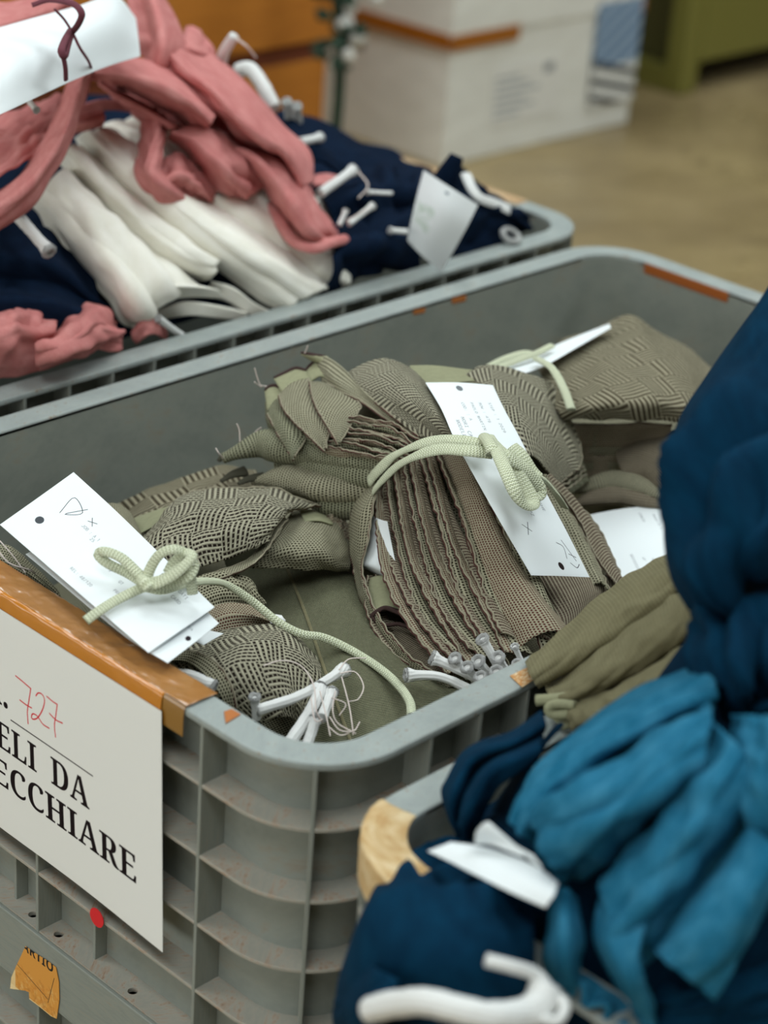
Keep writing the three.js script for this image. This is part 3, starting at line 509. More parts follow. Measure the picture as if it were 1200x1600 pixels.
  edges.forEach((a, k) => {
    const next = edges[k + 1] ?? 1.02; const rows = [[], [], [], []]; const gap = next - a;
    const t1 = [1, 0.97, 0.93, 1, 0.96, 1, 0.9, 1, 0.97, 1, 0.93, 1, 0.98, 0.96, 1][k];
    const wide = k === 12;
    for (let i = 0; i <= 10; i++) {
      const t = i / 10 * t1, s = side(t), w = (0.006 + 0.17 * gap) * (0.5 + 0.75 * t), sw = 0.14 * Math.sin(t * 5 + k * 1.7) * gap;
      const aa = a + sw + 0.012 * Math.sin(t * 9 + k * 2.1), p = at(t, aa, 0.0035 * (0.6 + Math.sin(k * 2.3 + t * 3) * 0.5));
      const off = (d, y) => [p[0] + s.x * d, p[1] + s.y * d + y, p[2] + s.z * d];
      const hi = 0.0045 + 0.0045 * Math.sin(k * 4.1 + t * 4); rows[0].push(off(-0.0015, wide ? 0.001 : hi)); rows[1].push(off(w * 0.3, wide ? 0.010 : hi * 0.6)); rows[2].push(off(w * 0.85, wide ? 0.009 : -0.006)); rows[3].push(off(w * (wide ? 1.6 : 1.25), -0.022));
    }
    const mat = wide ? K.meshBrown : [K.meshBrown, K.bars, K.mesh][k % 3];
    const m = cloth('knit_panel', BUN, mat, rows, { nu: 110, nv: 10, thick: 0.0014, bend: (u, v) => { const f = Math.pow(1 - v, 3); return [0.0016 * f * noise.noise(u * 26, k * 5, 1), 0.0018 * f * noise.noise(u * 24, k * 5, 8), 0.0016 * f * noise.noise(u * 25, k * 5, 4)]; } });
    overlock(m, 'v0', { r: 0.00115, wave: 0.0017, freq: 170 });
  });
  // left flap wrapped over the side of the bundle
  const F = cloth('knit_panel', BUN, K.mesh, [
    [[0.3801, 0.6, -0.3184], [0.3711, 0.588, -0.3269], [0.3606, 0.572, -0.3271], [0.3463, 0.556, -0.3145], [0.327, 0.544, -0.2891], [0.2995, 0.535, -0.2504], [0.2739, 0.53, -0.1976], [0.2621, 0.526, -0.1488], [0.2692, 0.522, -0.1191]],
    [[0.3757, 0.604, -0.3113], [0.3564, 0.598, -0.3042], [0.3413, 0.587, -0.2961], [0.3291, 0.57, -0.2855], [0.3162, 0.555, -0.2713], [0.2887, 0.543, -0.2333], [0.265, 0.536, -0.1805], [0.2611, 0.53, -0.141], [0.2737, 0.524, -0.115]],
    [[0.3729, 0.604, -0.3069], [0.3498, 0.602, -0.2909], [0.3375, 0.592, -0.2817], [0.3215, 0.576, -0.2691], [0.3096, 0.558, -0.2618], [0.2823, 0.548, -0.2198], [0.2626, 0.54, -0.1682], [0.2636, 0.533, -0.1351], [0.2797, 0.526, -0.1136]]], { nu: 110, nv: 16, bend: (u, v) => 0.0012 * noise.noise(u * 16, v * 2, 3) });
  overlock(F, 'v1', { r: 0.0009, wave: 0.0016 }); overlock(F, 'v0', { r: 0.0009, wave: 0.0016 });
  for (const k of [0, 1]) { const m = cloth('knit_panel', BUN, K.bars, [[[0.3103, 0.554, -0.2559], [0.2897, 0.544, -0.2374], [0.2683, 0.538, -0.2049], [0.2594, 0.533, -0.1688], [0.2616, 0.527, -0.134]], [[0.3194, 0.55, -0.2583], [0.2975, 0.54, -0.2333], [0.2789, 0.534, -0.1984], [0.2715, 0.53, -0.1656], [0.28, 0.522, -0.1364]]].map((r) => r.map((p) => [p[0] + k * 0.008, p[1] - k * 0.001, p[2] + k * 0.002])), { nu: 60, nv: 5, bend: (u, v) => 0.0016 * noise.noise(u * 14, v * 2, k * 7) }); overlock(m, 'v0', { r: 0.0008, wave: 0.0018 }); }
  // knit below the pocket, and the pocket itself with its dark trim
  cloth('knit_panel', BUN, K.bars, [[[0.2919, 0.532, -0.2347], [0.2936, 0.536, -0.21], [0.3013, 0.54, -0.1878]], [[0.2701, 0.527, -0.1937], [0.2727, 0.532, -0.167], [0.2844, 0.536, -0.1421]], [[0.2594, 0.522, -0.1531], [0.2711, 0.526, -0.1284], [0.294, 0.53, -0.1144]]], { nu: 30, nv: 30, uvAngle: 0.7 });
  const pk = cloth('pocket', BUN, K.smooth, [[[0.3122, 0.55, -0.2566], [0.3167, 0.556, -0.2461], [0.3178, 0.56, -0.2284]], [[0.2944, 0.546, -0.2362], [0.3011, 0.554, -0.2267], [0.3014, 0.556, -0.2075]], [[0.2792, 0.542, -0.2191], [0.2873, 0.55, -0.2112], [0.2922, 0.55, -0.1905]]], { nu: 20, nv: 16 });
  mesh('dark_trim', cord([[0.2771, 0.543, -0.2171], [0.2809, 0.548, -0.2138], [0.286, 0.551, -0.21], [0.2874, 0.552, -0.1995], [0.2883, 0.552, -0.1862]], 0.0022, { seg: 30, sides: 8 }), darkCuff, pk);
  mesh('dark_trim', cord([[0.2771, 0.543, -0.2171], [0.2775, 0.54, -0.2082], [0.2784, 0.542, -0.1988], [0.2828, 0.545, -0.1913], [0.2837, 0.547, -0.1791]], 0.0018, { seg: 30, sides: 8 }), darkCuff, pk);
  // white cotton ends at the near side
  for (const [h, t, r, m] of [[[0.2222, 0.55, -0.1229], [0.2578, 0.54, -0.0812], .0042, [0.2441, 0.548, -0.1056]], [[0.2479, 0.558, -0.1193], [0.2691, 0.545, -0.0893], .0044], [[0.2556, 0.562, -0.1031], [0.273, 0.54, -0.102], .0040], [[0.2555, 0.56, -0.0896], [0.2708, 0.54, -0.0909], .0040], [[0.2636, 0.564, -0.0858], [0.2839, 0.54, -0.0854], .0044], [[0.2821, 0.572, -0.0987], [0.2927, 0.55, -0.0903], .0042], [[0.2779, 0.566, -0.0776], [0.2951, 0.544, -0.0806], .0043], [[0.2629, 0.564, -0.066], [0.2803, 0.542, -0.0713], .0042], [[0.2554, 0.558, -0.0749], [0.2696, 0.54, -0.0767], .0040], [[0.2967, 0.57, -0.077], [0.3067, 0.55, -0.0737], .0026], [[0.2824, 0.566, -0.0612], [0.3021, 0.545, -0.0677], .0034]]) yarnEnd(BUN, h, t, r, m);
  for (const p of [[[0.3928, 0.63, -0.4857], [0.3892, 0.64, -0.4876], [0.3864, 0.65, -0.4887]], [[0.3987, 0.63, -0.4833], [0.388, 0.634, -0.4833], [0.38, 0.64, -0.4811]], [[0.34, 0.6, -0.4548], [0.3415, 0.61, -0.4579], [0.3401, 0.616, -0.4601]], [[0.3213, 0.588, -0.456], [0.3138, 0.596, -0.454], [0.313, 0.6, -0.4577]], [[0.3589, 0.6, -0.4582], [0.3608, 0.606, -0.4545], [0.3583, 0.612, -0.4469]], [[0.4354, 0.658, -0.4734], [0.4365, 0.662, -0.4723], [0.4371, 0.666, -0.4715]]]) thread(BUN, p, 0.0006);
}
// folded tag tucked into the left side of the bundle
{
  const tex = tagTexture(2, { hole: [[40, 730, '#3c4046', 20]], scribble: [[[300, 640], [340, 720]], [[360, 640], [310, 740]], [[280, 690], [380, 690]]], pen: '#4a6f9a' });
  paperTag('folded white tag tucked inside the left side of the tied bundle', [
    [[0.3563, 0.582, -0.3051], [0.3462, 0.57, -0.2955], [0.3315, 0.562, -0.2833], [0.3195, 0.556, -0.2738], [0.3227, 0.551, -0.2743], [0.3268, 0.548, -0.2631], [0.3308, 0.544, -0.2457]].slice(0, 7),
    [[0.3431, 0.59, -0.2792], [0.3334, 0.578, -0.2701], [0.3228, 0.568, -0.2603], [0.3169, 0.562, -0.2554], [0.3191, 0.556, -0.2547], [0.3228, 0.552, -0.2479], [0.3264, 0.546, -0.24]],
    [[0.3364, 0.596, -0.2615], [0.3295, 0.582, -0.2481], [0.321, 0.572, -0.2341], [0.3152, 0.564, -0.2254], [0.3181, 0.558, -0.2285], [0.3196, 0.553, -0.2318], [0.3221, 0.547, -0.2351]]], tex, { nu: 60, nv: 14 });
}
// the tag under the cord
{
  const L = (x, y, t, a = Math.PI / 2, s = 26) => [x, y, t, a, s];
  const tex = tagTexture(1, { w: 420, h: 1000, lines: [L(330, 150, 'STEP : 1 2029'), L(265, 150, 'ROW : 478'), L(210, 150, 'PAOLO MARTIN TOSCA'), L(150, 150, 'COD: : A'), L(60, 270, 'MODELLO', Math.PI / 2, 30), L(100, 250, 'NORI CARDI', Math.PI / 2, 30), L(330, 640, 'RIGHE', Math.PI / 2, 24), L(230, 705, 'PZ', Math.PI / 2, 24)], scribble: [[[130, 770], [170, 800]], [[175, 760], [135, 815]], [[300, 850], [335, 870], [320, 920]], [[345, 840], [380, 930]], [[350, 900], [390, 915]], [[330, 940], [360, 960], [390, 945]]], hole: [[190, 45, '#6f7478', 20], [250, 955, '#2a2020', 17]] });
  paperTag('long white tag held flat under the cord of the large tied bundle', [
    [[0.4424, 0.677, -0.3251], [0.4012, 0.682, -0.2673], [0.3718, 0.676, -0.2228], [0.3556, 0.656, -0.178], [0.3543, 0.628, -0.145], [0.3634, 0.594, -0.1204]],
    [[0.4692, 0.676, -0.3083], [0.4291, 0.679, -0.255], [0.402, 0.672, -0.2109], [0.3837, 0.652, -0.1669], [0.3852, 0.622, -0.1359], [0.3944, 0.586, -0.1136]],
    [[0.4986, 0.671, -0.2939], [0.4656, 0.671, -0.2505], [0.4418, 0.662, -0.2083], [0.4248, 0.64, -0.1667], [0.424, 0.61, -0.1355], [0.4276, 0.576, -0.1082]]], tex);
}
// cord tied round the middle
{
  const t = thing('tie_cord', 'pale green knitted cord tied in a bow round the large bundle', 'cord');
  const c = (pts, o = {}) => mesh('cord_strand', cord(pts, 0.006, { seg: 60, sides: 14, flat: 0.34, flatDir: [-0.45, 1, 0.45], fixed: true, ...o }), cordM, t);
  c([[0.3658, 0.606, -0.3136], [0.3649, 0.62, -0.3036], [0.3652, 0.64, -0.2862], [0.3588, 0.664, -0.2556], [0.3624, 0.677, -0.2304], [0.3677, 0.683, -0.2067], [0.3781, 0.681, -0.1898]]);
  c([[0.3565, 0.606, -0.2979], [0.3524, 0.622, -0.2852], [0.3488, 0.644, -0.2652], [0.3445, 0.666, -0.2383], [0.3491, 0.677, -0.2179], [0.3544, 0.683, -0.1944], [0.3704, 0.681, -0.1814]]);
  c([[0.3878, 0.684, -0.2017], [0.3637, 0.69, -0.1715], [0.346, 0.686, -0.1447], [0.3407, 0.674, -0.1275], [0.3509, 0.662, -0.1239], [0.3672, 0.656, -0.1297], [0.3709, 0.662, -0.1385], [0.3692, 0.676, -0.1535], [0.3666, 0.684, -0.1699]], { seg: 80 });
  c([[0.3765, 0.687, -0.1891], [0.3641, 0.688, -0.161], [0.3778, 0.677, -0.152], [0.3893, 0.663, -0.1462], [0.3919, 0.654, -0.1431], [0.3852, 0.652, -0.1427], [0.3804, 0.658, -0.1477], [0.3772, 0.67, -0.1633]], { seg: 70 });
  c([[0.3688, 0.688, -0.1794], [0.3744, 0.68, -0.1622], [0.3948, 0.666, -0.1605], [0.4246, 0.647, -0.1674], [0.4418, 0.63, -0.1669], [0.4634, 0.608, -0.1721]], { flatDir: [0.3, 1, 0.2] });
  c([[0.413, 0.67, -0.195], [0.4128, 0.666, -0.1834], [0.414, 0.656, -0.1724], [0.4169, 0.65, -0.1655]]);
  mesh('knot', cord([[0.3802, 0.686, -0.1987], [0.37, 0.69, -0.1858], [0.3626, 0.69, -0.1755], [0.3591, 0.687, -0.1706]], 0.0056, { seg: 20, sides: 12, flat: 0.8 }), cordM, t);
}

// ---- the bundle at the left, under the two tags
{
  const t = thing('knit_bundle', 'loose olive knit bundle at the left, lying under the two stacked tags', 'bundle');
  const back = cloth('knit_panel', t, K.basketBack, [
    [[0.2817, 0.5, -0.5709], [0.3059, 0.52, -0.5531], [0.346, 0.532, -0.5353], [0.3856, 0.536, -0.525], [0.4121, 0.53, -0.5081]],
    [[0.2595, 0.515, -0.5247], [0.2771, 0.534, -0.5049], [0.3133, 0.546, -0.4886], [0.3492, 0.55, -0.4801], [0.3761, 0.545, -0.4604]],
    [[0.238, 0.525, -0.4756], [0.263, 0.542, -0.4656], [0.2895, 0.554, -0.4525], [0.3272, 0.556, -0.4469], [0.3524, 0.55, -0.4261]]], { nu: 44, nv: 20, bend: (u, v) => 0.003 * noise.noise(u * 6, v * 3, 2) });
  cloth('facing', t, K.smooth, [[[0.2372, 0.54, -0.4841], [0.258, 0.55, -0.4689], [0.2741, 0.558, -0.4525], [0.2868, 0.56, -0.4409]], [[0.2174, 0.544, -0.451], [0.2437, 0.555, -0.4413], [0.2568, 0.563, -0.4238], [0.2723, 0.564, -0.4157]]], { nu: 24, nv: 8 });
  cloth('knit_panel', t, K.mesh, [
    [[0.2047, 0.53, -0.5214], [0.2197, 0.545, -0.5128], [0.2276, 0.554, -0.497], [0.2265, 0.555, -0.474], [0.2182, 0.55, -0.4513]],
    [[0.1678, 0.535, -0.4743], [0.1819, 0.555, -0.4608], [0.1955, 0.564, -0.4513], [0.1963, 0.564, -0.4303], [0.1971, 0.556, -0.4154]],
    [[0.1369, 0.54, -0.426], [0.1485, 0.56, -0.406], [0.1639, 0.57, -0.3995], [0.1733, 0.568, -0.3895], [0.1866, 0.555, -0.3881]]], { nu: 30, nv: 24, uvAngle: 0.5 });
  // the big drape with the woven blocks
  const A = cloth('knit_panel', t, K.basket, [
    [[0.2301, 0.562, -0.4342], [0.2642, 0.57, -0.4458], [0.2794, 0.578, -0.4332], [0.2974, 0.582, -0.4089], [0.3195, 0.584, -0.3884], [0.3305, 0.58, -0.3689], [0.3489, 0.57, -0.3543]],
    [[0.2005, 0.56, -0.4214], [0.2247, 0.576, -0.4126], [0.2456, 0.586, -0.3964], [0.2655, 0.59, -0.3772], [0.287, 0.592, -0.3619], [0.3036, 0.587, -0.3507], [0.3284, 0.576, -0.3515]],
    [[0.1777, 0.556, -0.4032], [0.2, 0.574, -0.3902], [0.2241, 0.583, -0.3767], [0.2432, 0.588, -0.3586], [0.2647, 0.592, -0.3458], [0.2825, 0.589, -0.3397], [0.3032, 0.58, -0.3481]],
    [[0.1657, 0.55, -0.3825], [0.1855, 0.567, -0.3704], [0.2106, 0.574, -0.3607], [0.2288, 0.58, -0.3438], [0.2477, 0.586, -0.3324], [0.2652, 0.585, -0.3305], [0.2824, 0.58, -0.3389]],
    [[0.165, 0.544, -0.3579], [0.1885, 0.555, -0.3526], [0.2079, 0.564, -0.3423], [0.2231, 0.571, -0.3312], [0.2389, 0.576, -0.3246], [0.2526, 0.576, -0.3259], [0.2637, 0.574, -0.3314]]], { nu: 60, nv: 44, bend: (u, v) => 0.005 * noise.noise(u * 4.2, v * 3.4, 11) + 0.002 * noise.noise(u * 11, v * 8, 4) });
  overlock(A, 'v0', { r: 0.0009, wave: 0.0012 }); overlock(A, 'u1', { r: 0.001, wave: 0.0012 });
  const e = cloth('knit_panel', t, K.mesh, [
    [[0.3084, 0.57, -0.3629], [0.2846, 0.57, -0.3497], [0.2636, 0.566, -0.3389], [0.2372, 0.562, -0.33], [0.2127, 0.558, -0.3352], [0.2014, 0.552, -0.3466]],
    [[0.3045, 0.572, -0.3514], [0.2777, 0.574, -0.3359], [0.2539, 0.571, -0.3221], [0.2287, 0.566, -0.3152], [0.203, 0.562, -0.3187], [0.1895, 0.556, -0.3291]]], { nu: 50, nv: 8 });
  overlock(e, 'v0'); overlock(e, 'v1');
  const Bp = cloth('knit_panel', t, K.mesh, [
    [[0.3261, 0.566, -0.3691], [0.3508, 0.564, -0.3616], [0.3658, 0.556, -0.3474], [0.3755, 0.54, -0.3312]],
    [[0.2968, 0.566, -0.3502], [0.3091, 0.57, -0.3307], [0.3261, 0.562, -0.3154], [0.3514, 0.542, -0.3103]],
    [[0.2705, 0.558, -0.3377], [0.2781, 0.566, -0.3123], [0.2985, 0.56, -0.2988], [0.3306, 0.542, -0.2957]],
    [[0.2541, 0.544, -0.342], [0.2698, 0.548, -0.32], [0.2936, 0.546, -0.3031], [0.3318, 0.534, -0.2987]]], { nu: 44, nv: 36, uvAngle: 0.3, bend: (u, v) => 0.003 * noise.noise(u * 5, v * 4, 8) });
  cloth('facing', t, K.smooth, [[[0.3327, 0.568, -0.3654], [0.3429, 0.566, -0.356], [0.352, 0.562, -0.3461]], [[0.3163, 0.57, -0.3424], [0.329, 0.569, -0.3368], [0.3407, 0.564, -0.3306]]], { nu: 14, nv: 8 });
  for (let k = 0; k < 4; k++) { const m = cloth('ruffle', t, K.meshBrown, [[[0.3467, 0.566, -0.3434], [0.3623, 0.564, -0.3461], [0.3631, 0.556, -0.3365], [0.3577, 0.548, -0.3254], [0.3575, 0.542, -0.3149]], [[0.3462, 0.562, -0.341], [0.3465, 0.56, -0.3329], [0.35, 0.553, -0.3285], [0.3504, 0.545, -0.3226], [0.3517, 0.538, -0.3135]]].map((r) => r.map((p) => [p[0] - 0.002 * k, p[1] - 0.0035 * k, p[2] + 0.006 * k])), { nu: 36, nv: 5, bend: (u, v) => 0.004 * noise.noise(u * 8, k * 4, v) }); overlock(m, 'v0', { r: 0.0008, wave: 0.002 }); }
  // folded middle part
  const M1 = cloth('knit_panel', t, K.mesh, [
    [[0.1772, 0.554, -0.3435], [0.2007, 0.56, -0.3339], [0.2196, 0.558, -0.3209], [0.2279, 0.55, -0.307], [0.2299, 0.538, -0.2988]],
    [[0.1737, 0.55, -0.327], [0.1939, 0.558, -0.318], [0.2097, 0.557, -0.305], [0.2159, 0.548, -0.2953], [0.224, 0.536, -0.2938]],
    [[0.1688, 0.542, -0.3128], [0.192, 0.545, -0.3071], [0.2073, 0.544, -0.3], [0.2164, 0.538, -0.2953], [0.2208, 0.532, -0.2941]]], { nu: 36, nv: 26, bend: (u, v) => 0.005 * noise.noise(u * 5, v * 3, 21) });
  overlock(M1, 'v1');
  const M2 = cloth('knit_panel', t, K.meshBrown, [
    [[0.1635, 0.544, -0.3068], [0.1834, 0.552, -0.2977], [0.1974, 0.553, -0.2815], [0.2047, 0.55, -0.2658], [0.2131, 0.542, -0.2524]],
    [[0.1564, 0.544, -0.2946], [0.1741, 0.553, -0.2833], [0.1867, 0.554, -0.2682], [0.1968, 0.55, -0.2556], [0.2078, 0.542, -0.2484]],
    [[0.1545, 0.538, -0.2865], [0.1701, 0.542, -0.2759], [0.1872, 0.543, -0.2681], [0.2, 0.542, -0.2601], [0.2076, 0.538, -0.2494]]], { nu: 40, nv: 22, bend: (u, v) => 0.0025 * Math.sin(v * 3.14) });
  overlock(M2, 'v1'); overlock(M2, 'u1');
  // near panel with the woven blocks
  const C = cloth('knit_panel', t, K.basket, [
    [[0.099, 0.55, -0.2699], [0.1145, 0.56, -0.2587], [0.1446, 0.56, -0.2544], [0.1742, 0.558, -0.2446], [0.1974, 0.55, -0.2346], [0.2097, 0.534, -0.216], [0.2148, 0.52, -0.1974]],
    [[0.0833, 0.552, -0.2437], [0.0951, 0.566, -0.2251], [0.1179, 0.57, -0.2157], [0.1432, 0.568, -0.2075], [0.1656, 0.558, -0.2012], [0.1809, 0.54, -0.1907], [0.188, 0.523, -0.1791]],
    [[0.0799, 0.546, -0.2218], [0.0882, 0.562, -0.2019], [0.1043, 0.569, -0.1885], [0.1259, 0.566, -0.1826], [0.1468, 0.555, -0.1795], [0.1597, 0.538, -0.1728], [0.1653, 0.522, -0.1657]],
    [[0.0859, 0.534, -0.2018], [0.0917, 0.55, -0.183], [0.1046, 0.556, -0.1719], [0.1197, 0.554, -0.1664], [0.1361, 0.544, -0.1644], [0.1433, 0.53, -0.1608], [0.1442, 0.516, -0.1549]],
    [[0.1029, 0.515, -0.1824], [0.1064, 0.528, -0.1685], [0.114, 0.534, -0.1619], [0.123, 0.534, -0.157], [0.1336, 0.526, -0.1576], [0.1344, 0.516, -0.1533], [0.132, 0.508, -0.1487]]], { nu: 60, nv: 50, uvAngle: 0.15, bend: (u, v) => 0.004 * noise.noise(u * 4, v * 3, 31) + 0.0015 * noise.noise(u * 10, v * 7, 4) });
  overlock(C, 'u1');
  const crease = cloth('knit_panel', t, K.mesh, [[[0.0918, 0.558, -0.2555], [0.093, 0.569, -0.2303], [0.089, 0.573, -0.1997], [0.0832, 0.566, -0.1766], [0.0836, 0.55, -0.1703]], [[0.0831, 0.555, -0.2512], [0.0834, 0.564, -0.2288], [0.0776, 0.567, -0.1997], [0.0768, 0.558, -0.1807], [0.081, 0.542, -0.1772]]], { nu: 40, nv: 10 });
  overlock(crease, 'v0');
  // left end seen between tag and tape
  cloth('knit_panel', t, K.mesh, [[[0.0704, 0.56, -0.4896], [0.0848, 0.572, -0.4638], [0.083, 0.57, -0.426], [0.078, 0.565, -0.3848]], [[0.0556, 0.555, -0.469], [0.0679, 0.568, -0.4427], [0.0726, 0.566, -0.4078], [0.071, 0.56, -0.3673]], [[0.0592, 0.54, -0.4655], [0.0712, 0.55, -0.4368], [0.071, 0.55, -0.3973], [0.0751, 0.545, -0.3641]]], { nu: 30, nv: 20, bend: wrinkle(0.003, 3, 3, 2) });
  thread(t, [[0.0641, 0.58, -0.4487], [0.0485, 0.588, -0.4098], [0.0562, 0.586, -0.3944], [0.0607, 0.582, -0.3919]], 0.0008);
  thread(t, [[0.075, 0.58, -0.4593], [0.0653, 0.582, -0.4283], [0.0576, 0.58, -0.4006]], 0.0006);
  // cotton ends and loose threads
  yarnEnd(t, [0.1909, 0.548, -0.1627], [0.0833, 0.56, -0.1474], 0.0044, [0.1242, 0.56, -0.1427]);
  yarnEnd(t, [0.0829, 0.57, -0.1504], [0.0867, 0.55, -0.1512], 0.0038, null, 1.25);
  yarnEnd(t, [0.1481, 0.555, -0.146], [0.0924, 0.54, -0.1204], 0.0052, [0.1221, 0.552, -0.13], 1.2);
  yarnEnd(t, [0.1523, 0.554, -0.1374], [0.1275, 0.548, -0.1219], 0.0048, null, 1.15);
  yarnEnd(t, [0.1202, 0.55, -0.1215], [0.1017, 0.536, -0.1116], 0.0048, null, 1.1);
  yarnEnd(t, [0.0626, 0.576, -0.1757], [0.0482, 0.578, -0.2047], 0.0048, [0.056, 0.58, -0.1917], 1.1);
  mesh('yarn_knot', cord([[0.203, 0.55, -0.2561], [0.1957, 0.552, -0.2437], [0.1928, 0.55, -0.2397]], (q) => 0.003 + 0.003 * Math.sin(q * 3.1), { seg: 16, sides: 9, wob: 0.3 }), yarnM, t);
  const ty = [[[412,1040],[440,1032],[470,1040],[490,1070],[494,1110],[505,1130]],[[530,1052],[555,1050],[568,1072],[560,1092],[545,1096]],[[500,1080],[510,1120],[516,1150]],[[534,1058],[545,1100],[550,1130],[552,1160]],[[515,1120],[530,1140],[552,1142],[560,1130]],[[530,1046],[545,1030],[572,1028]],[[518,1090],[540,1100],[530,1118]],[[512,1134],[530,1150],[545,1148]],[[524,1080],[520,1110],[528,1130],[556,1150]],[[486,1090],[492,1125],[505,1124]]];
  const TH = [[[0.1178, 0.572, -0.1786], [0.1363, 0.57, -0.178], [0.1498, 0.564, -0.1701], [0.1375, 0.564, -0.1428], [0.1156, 0.562, -0.1169], [0.1209, 0.55, -0.1138]], [[0.1761, 0.555, -0.1532], [0.1885, 0.554, -0.1478], [0.1834, 0.55, -0.133], [0.1667, 0.55, -0.1219], [0.1582, 0.55, -0.1239]], [[0.1348, 0.564, -0.1328], [0.1199, 0.558, -0.1099], [0.1125, 0.55, -0.0974]], [[0.1699, 0.558, -0.1443], [0.1532, 0.552, -0.119], [0.1379, 0.55, -0.0998], [0.1318, 0.546, -0.092]], [[0.1264, 0.554, -0.1128], [0.124, 0.55, -0.0995], [0.1333, 0.548, -0.0936], [0.1461, 0.548, -0.0996]], [[0.1802, 0.555, -0.1575], [0.1986, 0.554, -0.1653], [0.2159, 0.55, -0.1627]], [[0.1399, 0.56, -0.1251], [0.1477, 0.555, -0.1172], [0.138, 0.55, -0.1139]], [[0.121, 0.55, -0.109], [0.1212, 0.548, -0.0966], [0.1305, 0.546, -0.0954]], [[0.1488, 0.56, -0.13], [0.1324, 0.556, -0.1156], [0.1296, 0.55, -0.1067], [0.1346, 0.546, -0.092]], [[0.123, 0.564, -0.1304], [0.11, 0.558, -0.1121], [0.1201, 0.554, -0.1133]]];
  for (const p of TH) thread(t, p, 0.00055);
}
